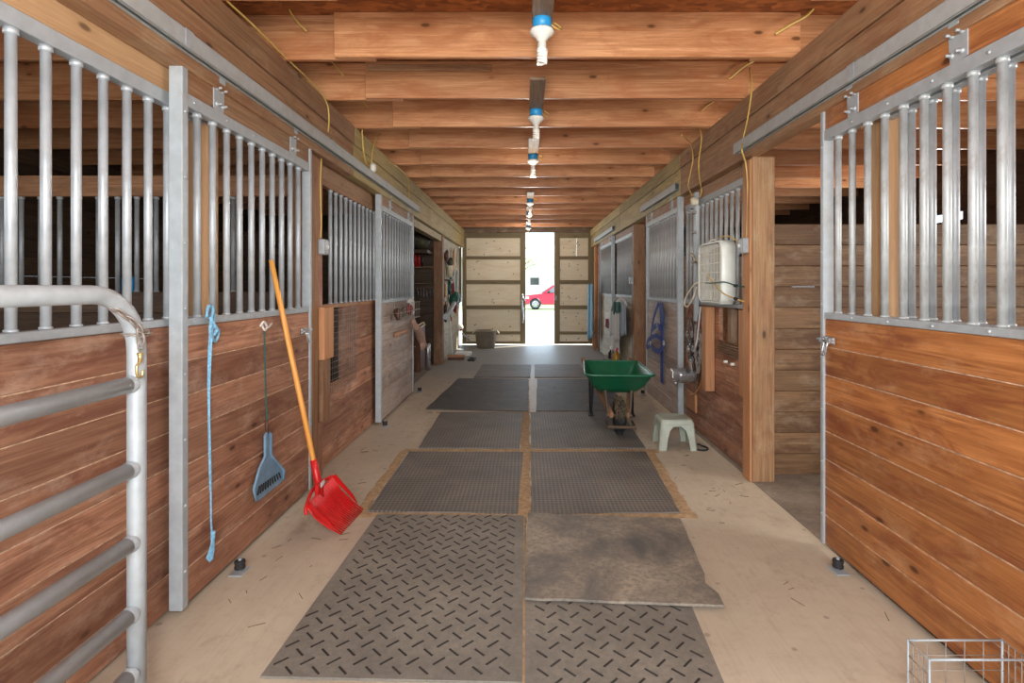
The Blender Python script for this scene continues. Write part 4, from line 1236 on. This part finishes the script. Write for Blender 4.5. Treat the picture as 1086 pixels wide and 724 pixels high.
# ------------------------------------------------------------------ wire rack bottom right
def wire_rack():
    x0, x1, y0, y1, h = 1.345, 1.675, 1.80, 1.90, .262
    root = empty('wire_rack', ((x0 + x1) / 2, (y0 + y1) / 2, 0), 'small grey wire rack on the floor by honey right door', 'rack')
    m = MB()
    for z in (.005, h):
        m.tube([(x0, y0, z), (x1, y0, z), (x1, y1, z), (x0, y1, z)], .004, 8, closed=True)
    for x in (x0, x1):
        for y in (y0, y1): m.tube([(x, y, .004), (x, y, h + .004)], .004, 8)
    m.build('frame', M['galv'], root)
    m = MB()
    for i in range(1, 4):
        y = y0 + (y1 - y0) * i / 4
        for x in (x0, x1): m.tube([(x, y, 0.005), (x, y, h)], .0018, 5)
    for i in range(1, 5):
        z = h * i / 5
        for x in (x0, x1): m.tube([(x, y0, z), (x, y1, z)], .0018, 5)
        m.tube([(x0, y1, z), (x1, y1, z)], .0018, 5)
    for i in range(1, 5):
        x = x0 + (x1 - x0) * i / 5; m.tube([(x, y1, .005), (x, y1, h)], .0018, 5); m.tube([(x, y0, .005), (x, y1, .005)], .0018, 5)
    m.build('mesh_wires', M['rusty'], root)
wire_rack()

# ------------------------------------------------------------------ left grey door clutter
def wire_basket():
    X = -1.545; Xo = X + .13
    root = empty('wire_basket', (X + .06, 6.6, 1.12), 'wire basket of grooming things on the grey left door', 'basket')
    y0, y1, z0, z1 = 6.1, 7.35, 1.10, 1.30
    m = MB()
    for z in (z0, (z0 + z1) / 2, z1): m.tube([(X, y0, z), (Xo, y0, z), (Xo, y1, z), (X, y1, z)], .004, 6, closed=True)
    q = y0
    while q <= y1 + .01: m.tube([(X, q, z1), (X + .01, q, z0), (Xo, q, z0), (Xo, q, z1)], .003, 5); q += .1
    m.build('wires', M['rusty'], root)
wire_basket()
def lump(c, r, mat, name, lab, cat, sq=(1, 1, 1), group=None, seed=0):
    m = MB(); n = 12; rows = []
    rnd = random.Random(seed)
    ph = [rnd.uniform(0, 6) for _ in range(4)]
    for i in range(9):
        th = math.pi * i / 8; row = []
        for j in range(n + 1):
            f = 2 * math.pi * j / n
            k = 1 + .16 * math.sin(3 * f + ph[0] + 2 * th) + .12 * math.sin(2 * f + ph[1]) * math.sin(3 * th + ph[2])
            row.append(Vector(c) + Vector((r * sq[0] * k * math.sin(th) * math.cos(f), r * sq[1] * k * math.sin(th) * math.sin(f), r * sq[2] * k * math.cos(th))))
        rows.append(row)
    m.sheet(rows); return tag(m.build(name, M[mat]), lab, cat, group)
lump((-1.485, 7.1, 1.27), .10, 'cloth', 'rag', 'white rag bundled in the wire basket', 'rag', (.5, 1.3, .8), None, 1)
lump((-1.48, 6.98, 1.21), .07, 'redweb', 'rag', 'dark red rag beside the white rag in wire basket', 'rag', (.6, 1, 1), None, 2)
lump((-1.48, 6.35, 1.18), .07, 'leather', 'grooming_brush', 'brown brush at the near end of the wire basket', 'brush', (.6, 1.4, .9), None, 3)
lump((-1.48, 6.62, 1.19), .06, 'bag', 'curry_comb', 'dark curry comb in the middle of wire basket', 'comb', (.6, 1.2, .9), None, 4)
m = MB(); m.box((-1.548, 6.42, .90), (-1.52, 7.1, .955), .012, 1); m.build('pull_handle', M['orange'], d2)
root = empty('hay_glove', (-1.50, 7.6, 1.0), 'pinkish work glove hanging at the edge of grey door', 'glove')
m = MB()
c = WX(445, 352, -1.50)
m.tube(smooth_path([WX(437, 338, -1.53), WX(440, 345, -1.50), WX(444, 352, -1.49), WX(447, 360, -1.49), WX(449, 367, -1.49)]), [.02] + [.035] * 6 + [.05] * 6 + [.06] * 6 + [.055] * 5 + [.03], 10)
m.build('palm', M['pink'], root)
for k in range(4):
    m = MB(); a = WX(446.5 + k * .9, 362, -1.49 + .01 * k); m.tube([a, a + Vector((.005, .02 * k - .02, -.07)), a + Vector((.008, .025 * k - .02, -.13 + .01 * abs(k - 1)))], [.016, .016, .011], 7); m.build('finger', M['pink'], root)
cable([WX(441, 347, -1.51), WX(445, 344, -1.47), WX(449, 342, -1.45), WX(450, 344, -1.45), WX(446, 347, -1.47)], 'cream cord loop at the edge of the grey door', .01, 'cream', 'cord', 'cord', None)
latch(d2, -1.555, -1, 7.5, 1.15)

# ------------------------------------------------------------------ tack room
timber('shelf', (-2.6, 10.30, 1.86), (-1.765, 10.61, 1.885), 'board shelf holding red boxes in the tack room', 'weath', 'shelf')
timber('shelf', (-2.6, 10.40, 1.55), (-1.765, 10.61, 1.57), 'lower board shelf in the tack room above hooks', 'weath', 'shelf')
for i, (x, w, hgt) in enumerate(((-2.09, .05, .24), (-2.025, .05, .22), (-1.96, .04, .18))):
    m = MB(); m.lathe([(0, 0), (w * .5, 0), (w * .5, hgt * .8), (w * .28, hgt * .9), (w * .28, hgt), (0, hgt)], (x, 10.42, 1.886), 14)
    tag(m.build('bottle', M['red' if i < 2 else 'bottleK']), ['red bottle at the near end of tack room shelf', 'second red bottle on the tack room shelf', 'black bottle beside the red bottles on tack room shelf'][i], 'bottle', 'bottles on the tack room shelf')
lump((-2.05, 10.1, 2.375), .26, 'bag', 'hay_net', 'dark net bag stuffed above the tack room shelf', 'bag', (1.1, .9, .62), None, 9)
timber('loft_board', (-2.8, 9.9, 2.12), (-1.77, 10.6, 2.18), 'dark loft board carrying the net bag', 'dark', 'board')
for i in range(6):
    x = -2.08 + i * .06; m = MB(); L = random.uniform(.08, .2)
    m.tube(smooth_path([(x, 10.60, 1.45), (x, 10.57, 1.44), (x, 10.565, 1.47)]), .005, 6); m.tube([(x, 10.575, 1.44), (x + .01, 10.575, 1.44 - L)], .011, 7)
    tag(m.build('hanging_tool', M['steel']), '%s small tool hanging on the tack room wall' % ords[i], 'tool', 'small tools on the tack room wall')
root = empty('cabinet', (-2.02, 9.7, 0), 'brown cabinet standing inside the tack room opening', 'cabinet')
m = MB(); m.box((-2.35, 9.55, .001), (-1.84, 10.1, .78), .006); m.box((-2.37, 9.53, .78), (-1.82, 10.1, .805), .004); m.build('body', M['cabinet'], root)
m = MB(); m.box((-2.32, 9.535, .06), (-1.87, 9.549, .72), .004); dd = m.build('door', M['cabinet'], root)
m = MB(); m.lathe([(0, .03), (.015, .025), (.01, 0)], (-1.92, 9.535, .45), 10, axis=(0, -1, 0)); m.build('knob', M['brass'], dd)
m = MB(); m.lathe([(0, 0), (.045, 0), (.045, .46), (.03, .48), (0, .48)], (-1.73, 9.75, .001), 18); tag(m.build('steel_canister', M['steel']), 'tall silver canister standing beside the brown cabinet', 'canister')

# ------------------------------------------------------------------ tools on the left tool wall
X = -1.60
def leaf_blower():
    root = empty('leaf_blower', WX(480, 326, X), 'dark green leaf blower hanging on the tool wall', 'leaf blower')
    m = MB(); c = WX(482, 316, -1.50); 
    m.lathe([(0, -.14), (.07, -.13), (.10, -.05), (.095, .05), (.05, .13), (0, .15)], c, 16, axis=(.3, .5, .8)); m.build('motor_housing', M['teal'], root)
    m = MB(); m.tube([c + Vector((0, -.05, -.10)), WX(478, 328, -1.44), WX(473, 336, -1.40)], [.05, .045, .055], 12); m.build('nozzle', M['galv'], root)
    m = MB(); m.tube(smooth_path([c + Vector((.05, .05, .12)), c + Vector((.1, .1, .05)), c + Vector((.12, .1, -.06)), c + Vector((.06, .06, -.12))]), .018, 8); m.build('handle', M['greycloth'], root)
leaf_blower()
def coil(c, r, k, mat, lab, name='hose'):
    m = MB(); pts = []
    for i in range(k * 20):
        a = 2 * math.pi * i / 20; rr = r * (1 + .12 * math.sin(i * .7)); pts.append(Vector(c) + Vector((-.006 + .012 * (i // 20), rr * math.cos(a), rr * 1.35 * math.sin(a))))
    m.tube(pts, .012, 6); tag(m.build(name, M[mat]), lab, name.split('_')[-1], 'coils on the tool wall')
coil((X, 12.0, 1.35), .16, 4, 'redweb', 'dark red coiled rope above the leaf blower', 'coiled_rope')
coil((X, 11.6, 1.48), .11, 3, 'teal', 'dark green coiled rope on the tool wall', 'coiled_rope')
coil((X, 10.95, .93), .10, 3, 'bottleK', 'black coiled rope low on the tool wall', 'coiled_rope')
timber('shelf', (-1.615, 10.95, 1.62), (-1.50, 11.5, 1.65), 'small dark shelf on the tool wall', 'dark', 'shelf')
lump((-1.53, 11.2, 2.02), .12, 'bag', 'cap', 'dark cap hanging high on the tool wall', 'cap', (.6, 1, .6), None, 21)
lump((-1.55, 11.35, 1.85), .13, 'cream', 'cloth_bag', 'cream bag hanging below the dark cap', 'bag', (.5, 1, 1.1), None, 22)
def longtool(y, z0, z1, mat, headmat, lab, name, head=True):
    X = -1.6195
    root = empty(name, (X + .02, y, z0), lab, name.split('_')[-1], 'long tools on the tool wall')
    m = MB(); m.tube([(X + .015, y, z0 + .08), (X + .015, y + .01, z1)], .014, 8); m.build('handle', M[mat], root)
    m = MB(); m.box((X + .0, y - .12, z0), (X + .04, y + .12, z0 + .09), .01); m.build('head', M[headmat], root)
for y_, z0_, z1_, a_, b_, l_ in ((11.05, 1.05, 1.55, 'handle', 'bottleK', 'short wooden handled tool with black head on tool wall'), (11.75, .75, 1.3, 'darkleather', 'redweb', 'short dark crop with red tip on tool wall'), (12.25, 1.75, 2.3, 'handle', 'rusty', 'rusty hand rake high on the tool wall'), (12.8, 1.2, 1.9, 'bluerope', 'teal', 'blue handled brush near far end of tool wall')):
    longtool(y_, z0_, z1_, a_, b_, l_, 'hand_tool')
coil((X, 12.45, 1.12), .15, 4, 'redweb', 'lower dark red coiled rope beside the leaf blower', 'coiled_rope')
lump((-1.56, 10.9, 2.12), .09, 'leather', 'leather_bag', 'brown leather bag high on the tool wall', 'bag', (.5, 1, 1.2), None, 31)
longtool(10.85, 1.2, 2.2, 'weath', 'rusty', 'hoe hanging nearest the tack room on tool wall', 'garden_hoe')
longtool(11.9, 1.62, 2.35, 'cream', 'teal', 'scraper with green head on the tool wall', 'floor_scraper')
longtool(12.5, 1.3, 2.4, 'white', 'greycloth', 'white handled squeegee on the tool wall', 'floor_squeegee')
longtool(13.1, 1.0, 2.35, 'white', 'cloth', 'white pole nearest the barn door on tool wall', 'white_pole')
root = empty('push_broom', (-1.42, 11.35, 0), 'push broom standing upright against the tool wall', 'broom')
m = MB(); m.tube([(-1.47, 11.15, .10), (-1.57, 11.2, 1.15)], .014, 8); m.build('handle', M['white'], root)
m = MB(); m.box((-1.58, 11.12, .05), (-1.22, 11.2, .10), .008, 0); m.build('head', M['orange'], root)
m = MB(); m.box((-1.57, 11.125, .002), (-1.23, 11.195, .05), .004, 0); m.build('bristles', M['leather'], root)
m = MB(); m.box((-1.50, 11.7, .002), (-1.16, 12.0, .075), .01); tag(m.build('white_box', M['white']), 'low white box on the floor below the tool wall', 'box')
m = MB(); m.box((-1.15, 10.95, .001), (-1.0, 11.35, .03), .008, 1); m.box((-1.1, 11.1, .03), (-1.05, 11.2, .05), .005); tag(m.build('boot_scraper', M['black']), 'black boot scraper on the floor by the white box', 'scraper')
root = empty('hand_scoop', WX(489, 350, -1.52), 'red and white hand scoop hanging near the barn door gap', 'scoop')
m = MB(); c = P(488, 347, 13.2); m.lathe([(0, -.02), (.09, -.015), (.10, .0), (.05, .06), (0, .07)], c, 14, axis=(.8, -.5, .2)); m.build('bowl', M['white'], root)
m = MB(); m.tube([c + Vector((-.02, 0, -.02)), c + Vector((.03, -.05, -.06))], .03, 8); m.build('grip', M['red'], root)
m = MB(); m.tube([P(491, 354, 13.3), P(498, 361, 13.35)], .022, 8); m.tube([P(490, 353, 13.3), P(492, 355, 13.3)], .03, 8); tag(m.build('door_stay', M['galvbar']), 'pale metal stay arm leaning beside the bucket', 'stay')

# muck bucket
def bucket():
    c = Vector((P(515, 367, 13.3).x, 13.35, .002))
    root = empty('muck_bucket', c, 'big taupe muck bucket in front of the far left leaf', 'bucket')
    m = MB(); m.lathe([(0, .0), (.21, .0), (.225, .02), (.265, .40), (.285, .41), (.285, .43), (.262, .43), (.215, .03), (0, .03)], c, 28); m.build('tub', M['bucket'], root)
    for s in (-1, 1):
        m = MB(); m.tube(smooth_path([c + Vector((s * .27, -.08, .40)), c + Vector((s * .315, -.06, .37)), c + Vector((s * .32, 0, .345)), c + Vector((s * .315, .06, .37)), c + Vector((s * .27, .08, .40))]), .012, 8); m.build('rope_handle', M['cream'], root)
bucket()

# ------------------------------------------------------------------ right far clutter
def towel(px0, px1, py0, py1, X, mat, lab, name='towel', bulge=.03, seed=0):
    rnd = random.Random(seed); m = MB(); rows = []
    a = [rnd.uniform(0, 6) for _ in range(3)]
    for i in range(11):
        t = i / 10; row = []
        for j in range(11):
            u = j / 10
            px = px0 + (px1 - px0) * u; px = px + (px0 + px1 - 2 * px) * .10 * (1 - t)
            row.append(WX(px, py0 + (py1 - py0) * t + 1.2 * math.sin(4 * u + a[0]) * t, X - bulge * (.6 + .5 * math.sin(u * 9 + a[1] + t))))
        rows.append(row)
    m.sheet(rows); o = m.build(name, M[mat], solid=.012); return tag(o, lab, 'cloth', 'cloths hanging at the far right stall')
towel(646, 651.5, 330, 355, 1.70, 'cloth', 'white towel hanging lowest left at far right stall', seed=1)
towel(651, 657, 331, 360, 1.68, 'cloth', 'white towel hanging in the middle of far right stall', seed=2)
towel(656.5, 664, 322, 356, 1.68, 'greycloth', 'pale blue grey towel hanging next to dark right post', seed=3)
towel(650.5, 658, 320, 332, 1.66, 'greencloth', 'teal cloth bunched above the white towels', seed=4, name='saddle_cloth')
towel(648, 657, 352, 375, 1.70, 'cloth', 'long white cloth hanging down to the spray bottles', seed=5)
towel(642, 645, 338, 347, 1.70, 'redweb', 'small red brown cloth on the far right door', seed=6, name='small_cloth')
cable([WX(648, 330, 1.69), WX(651, 320, 1.67), WX(656, 315, 1.67), WX(662, 318, 1.67), WX(664, 324, 1.69)], 'white looped rope above the hanging towels', .018, 'cloth', 'rope', 'rope', None)
def spray(px, mat, lab, hgt=.24):
    c = Vector((1.60, 1.60 * F / (px - VX), .0))
    root = empty('spray_bottle', c + Vector((0, 0, .0)), lab, 'bottle', 'spray bottles by the far right stall')
    z0 = H - (384 - VY) * c.y / F; z0 = max(z0, .002)
    # bottles stand on a small ledge
    m = MB(); m.lathe([(0, z0), (.062, z0), (.065, z0 + .02), (.065, z0 + hgt * .7), (.03, z0 + hgt * .9), (.02, z0 + hgt), (0, z0 + hgt)], (c.x, c.y, 0), 18); m.build('body', M[mat], root)
    m = MB(); m.box((c.x - .02, c.y - .06, z0 + hgt), (c.x + .02, c.y + .04, z0 + hgt + .05), .008); m.tube([(c.x, c.y - .04, z0 + hgt), (c.x, c.y - .06, z0 + hgt - .06)], .008, 6); m.build('trigger', M['red' if mat == 'bottleY' else 'white'], root)
    return z0
z = spray(648.5, 'bottleK', 'black spray bottle below the hanging towels')
spray(653.5, 'bottleY', 'amber spray bottle with red trigger below towels', .2)
timber('bottle_ledge', (1.52, 9.1, max(.05, H - (384 - VY) * 9.95 / F - .025)), (1.768, 10.4, max(.075, H - (384 - VY) * 9.4 / F - .001)), 'timber ledge carrying the two spray bottles', 'weath', 'ledge')
towel(623, 629, 301, 359, 1.55, 'tealcloth', 'faded blue cloth hanging beside the right barn door leaf', seed=8, name='long_cloth')
root = empty('saw_horse', (1.66, 13.0, 0), 'small wooden rack leaning by the right barn door leaf', 'rack')
m = MB(); m.box((1.66, 12.75, .001), (1.70, 12.79, .75), .004, 2); m.build('leg', M['orange'], root)
m = MB(); m.box((1.66, 13.15, .001), (1.70, 13.19, .75), .004, 2); m.build('leg', M['orange'], root)
m = MB(); m.box((1.655, 12.75, .40), (1.695, 13.19, .45), .004, 1); m.build('crossbar', M['orange'], root)
m = MB(); m.lathe([(0, .16), (.02, .16), (.03, .13), (.03, 0), (0, 0)], (1.50, 7.95, .001), 12); tag(m.build('plastic_bottle', M['white']), 'small white bottle on the floor behind the wheelbarrow', 'bottle')

# hay wisps on floor
m = MB()
for i in range(160):
    if random.random() < .5: x, y = random.uniform(-1.5, -1.05), random.uniform(2.3, 9)
    else: x, y = random.uniform(1.15, 1.65), random.uniform(2.2, 9)
    if random.random() < .25: x, y = random.uniform(-.9, .9), random.uniform(4, 9)
    a = random.uniform(0, 6.28); L = random.uniform(.01, .04)
    d = Vector((math.cos(a) * L, math.sin(a) * L, 0)); zz = .018 if abs(x) < 1.0 else .0025
    m.tube([Vector((x, y, zz)) - d, Vector((x, y, zz + .002)) + d], .0016, 4)
tag(m.build('hay_litter', M['hay']), 'wisps of dry hay scattered over the barn floor', 'hay', None, 'stuff')

# ------------------------------------------------------------------ outdoors
m = MB(); m.box((-60, YB + .13, -.25), (60, 34.6, -.01), 0, 0); o = m.build('driveway', M['gravel']); tag(o, 'pale sunlit driveway outside the barn', 'ground'); o['kind'] = 'structure'
m = MB(); m.box((-60, 34.6, -.25), (60, 120, -.005), 0, 0); o = m.build('lawn', M['grass']); tag(o, 'green lawn beyond the driveway', 'grass'); o['kind'] = 'structure'
m = MB(); m.box((-60, -80, -.25), (60, YF - .21, -.01), 0, 0); o = m.build('yard', M['gravel']); o['kind'] = 'structure'; tag(o, 'pale gravel yard behind the viewpoint', 'ground')

def car():
    yc = 36.4; x0 = .02; x1 = 4.45; w = .9
    root = empty('car', ((x0 + x1) / 2, yc, 0), 'red car parked outside, seen through the door gap', 'car')
    def prof(pts, y0, y1, name, mat, bev=.06):
        m = MB(); m.prism([(x, y0, z) for x, z in pts], (0, y1 - y0, 0)); o = m.build(name, M[mat], root)
        md = o.modifiers.new('bevel', 'BEVEL'); md.width = bev; md.segments = 3; md.limit_method = 'ANGLE'
        return o
    def arch(cx, r, z, n=10):
        return [(cx + r * math.cos(math.pi * (1 - i / n)), z + r * math.sin(math.pi * (1 - i / n))) for i in range(n + 1)]
    wl, wr = .73, 3.55
    body = [(x0, .35), (x0 + .02, .72), (.12, .92), (1.25, 1.06), (4.1, 1.10), (4.43, 1.0), (4.45, .42)] + [(wr + .42, .34)] + arch(wr, .40, .36)[::-1] + [(wl + .42, .34)] + arch(wl, .40, .36)[::-1]
    prof(body, yc - w, yc + w, 'body', 'carpaint')
    prof([(1.15, 1.05), (1.95, 1.62), (3.6, 1.66), (4.2, 1.08)], yc - w + .12, yc + w - .12, 'cabin', 'carpaint', .05)
    for a in ([(1.42, 1.10), (2.02, 1.55), (2.6, 1.57), (2.6, 1.12)], [(2.72, 1.12), (2.72, 1.57), (3.5, 1.58), (3.92, 1.12)]):
        m = MB(); m.prism([(x, yc - w + .112, z) for x, z in a], (0, .02, 0)); m.build('side_window', M['glassd'], root)
    m = MB(); m.prism([(1.18, yc - .7, 1.09), (1.92, yc - .68, 1.60), (1.92, yc + .68, 1.60), (1.18, yc + .7, 1.09)], (-.03, 0, .03)); m.build('windscreen', M['glassd'], root)
    for wx in (wl, wr):
        for s in (-1, 1):
            yy = yc + s * (w - .1)
            m = MB(); m.lathe([(.22, -.11), (.34, -.11), (.365, -.07), (.365, .07), (.34, .11), (.22, .11)], (wx, yy, .365), 28, axis=(0, 1, 0)); wh = m.build('wheel', M['tyre'], root)
            m = MB()
            m.lathe([(.20, -.10), (.225, -.115), (.225, .115), (.20, .10)], (wx, yy, .365), 24, axis=(0, 1, 0)); m.lathe([(0, -.11), (.07, -.11), (.07, .1), (0, .1)], (wx, yy, .365), 14, axis=(0, 1, 0))
            for k in range(6):
                a = k * math.pi / 3; m.box((.05, -.10, -.025), (.215, .08, .025), .005, M=Matrix.Translation((wx, yy, .365)) @ Matrix.Rotation(a, 4, 'Y'))
            m.build('rim', M['steel'], wh)
    m = MB(); m.box((1.52, yc - w - .16, 1.08), (1.68, yc - w + .02, 1.22), .03); m.build('mirror', M['black'], root)
    m = MB(); m.box((x0 + .02, yc - w - .005, .70), (.32, yc - w + .03, .86), .02); m.build('headlamp', M['white'], root)
car()
def house():
    root = empty('house', (2.5, 50, 0), 'white house far beyond the parked red car', 'house')
    m = MB()
    for i in range(18): m.box((-8, 46, i * .22), (13, 52, (i + 1) * .22 - .006), .01, 0)
    m.build('walls', M['housew'], root)
    m = MB(); m.prism([(-8.5, 45.4, 3.96), (-8.5, 52.6, 3.96), (-8.5, 49, 6.0)], (22, 0, 0)); m.build('roof', M['housew'], root)
    m = MB(); m.box((.42, 45.93, 1.58), (1.34, 46.0, 2.36), .01, 0); f = m.build('window_frame', M['housew'], root)
    m = MB(); m.box((.5, 45.91, 1.66), (1.26, 45.925, 2.28), .002, 0); m.box((.86, 45.90, 1.66), (.90, 45.912, 2.28), .002)
    m.build('pane', M['window'], f)
house()
def tree():
    root = empty('leafy_tree', (.6, 40, 0), 'pale green tree standing behind the red car', 'tree')
    m = MB(); m.tube(smooth_path([(-.5, 40, 0), (-.45, 40, 1.5), (-.4, 40.1, 2.6), (.1, 40, 3.6)]), [.16] * 7 + [.12] * 6 + [.05] * 6, 8)
    for a in range(7):
        an = a * .9; m.tube(smooth_path([(-.4, 40.1, 2.3 + .15 * a), (-.4 + .6 * math.cos(an), 40 + .5 * math.sin(an), 2.9 + .2 * a), (-.4 + 1.3 * math.cos(an), 40 + 1.1 * math.sin(an), 3.2 + .25 * a)]), .035, 6)
    m.build('trunk', M['bark'], root)
    m = MB(); rnd = random.Random(3)
    cl = [Vector((rnd.gauss(0, 1.2), rnd.gauss(40, .6), rnd.uniform(2.4, 4.8))) for _ in range(26)]
    for i in range(1100):
        c = rnd.choice(cl) + Vector((rnd.gauss(0, .3), rnd.gauss(0, .3), rnd.gauss(0, .25)))
        u = Vector((rnd.gauss(0, 1), rnd.gauss(0, 1), rnd.gauss(0, 1))).normalized(); v = u.orthogonal().normalized(); L = rnd.uniform(.06, .11)
        m.add([c - u * L, c + v * L * .45, c + u * L, c - v * L * .45], [(0, 1, 2, 3)])
    o = m.build('foliage', M['leaf'], root); o['kind'] = 'stuff'
tree()

# ------------------------------------------------------------------ light
w = bpy.data.worlds.new('sky'); scn.world = w; w.use_nodes = True
bg = w.node_tree.nodes['Background']
bg.inputs[0].default_value = (0.68, 0.84, 1.0, 1); bg.inputs[1].default_value = 3.3
def light(name, typ, loc, energy, color=(1, 1, 1), rot=None, **kw):
    d = bpy.data.lights.new(name, typ); d.energy = energy; d.color = color
    for k, v in kw.items(): setattr(d, k, v)
    o = bpy.data.objects.new(name, d); COL.objects.link(o); o.location = loc
    if rot: o.rotation_euler = rot
    return o
R = math.radians
d = Vector((-.62, -.30, -.85)).to_track_quat('-Z', 'Y').to_euler()
light('sun', 'SUN', (10, 30, 30), 12.0, (1, .95, .86), d, angle=R(1))
# photographer's flash above the camera
light('flash', 'AREA', (-.05, -.35, 2.1), 62, (1, .97, .93), (R(94), 0, 0), shape='DISK', size=.4)
# broad fill light added at the unseen barn opening behind the camera
light('entrance_fill', 'AREA', (.05, YF + .03, 1.5), 135, (1, .98, .95), (R(90), 0, 0), shape='RECTANGLE', size=3.2, size_y=2.7)
for jk in (-1, 1, 3, 7, 9, 12):
    if jk < 3: light('bulb_light', 'SPOT', (.095, 3.42 + .745 * jk + .225, 2.66), 26, (1, .92, .8), (0, 0, 0), shadow_soft_size=.04, spot_size=R(168), spot_blend=.5)
    else: light('bulb_light', 'POINT', (.095, 3.42 + .745 * jk + .225, 2.60), 26 if jk == 12 else 13, (1, .95, .86), shadow_soft_size=.06)
# fill lights added at the outer-wall openings to brighten the stalls
light('stall_fill_light', 'AREA', (XL + .05, .75, 1.7), 26, (.95, .97, 1), (0, R(-90), 0), shape='RECTANGLE', size=.8, size_y=.9)
light('stall_fill_light', 'AREA', (XR - .05, 1.5, 1.8), 130, (1, .95, .88), (0, R(90), 0), shape='RECTANGLE', size=1.0, size_y=1.4)
light('stall_fill_light', 'AREA', (XR - .05, 6.9, 2.38), 45, (1, .96, .9), (0, R(90), 0), shape='RECTANGLE', size=.1, size_y=.5)
light('gap_daylight', 'AREA', (.40, YB + .3, 1.45), 16, (.6, .8, 1), (R(-90), 0, 0), shape='RECTANGLE', size=.7, size_y=2.8)

# ------------------------------------------------------------------ camera
cd = bpy.data.cameras.new('camera'); cd.sensor_width = 36; cd.sensor_fit = 'HORIZONTAL'
cd.lens = F / 1086 * 36; cd.shift_x = (543 - VX) / 1086; cd.shift_y = (VY - 362) / 1086
cd.clip_start = .05; cd.clip_end = 500
co = bpy.data.objects.new('camera', cd); COL.objects.link(co)
co.location = (0, 0, H); co.rotation_euler = (R(90), 0, 0)
scn.camera = co
vs = scn.view_settings
vs.view_transform = 'Standard'; vs.look = 'None'; vs.exposure = 0.0; vs.gamma = 1; vs.use_curve_mapping = False
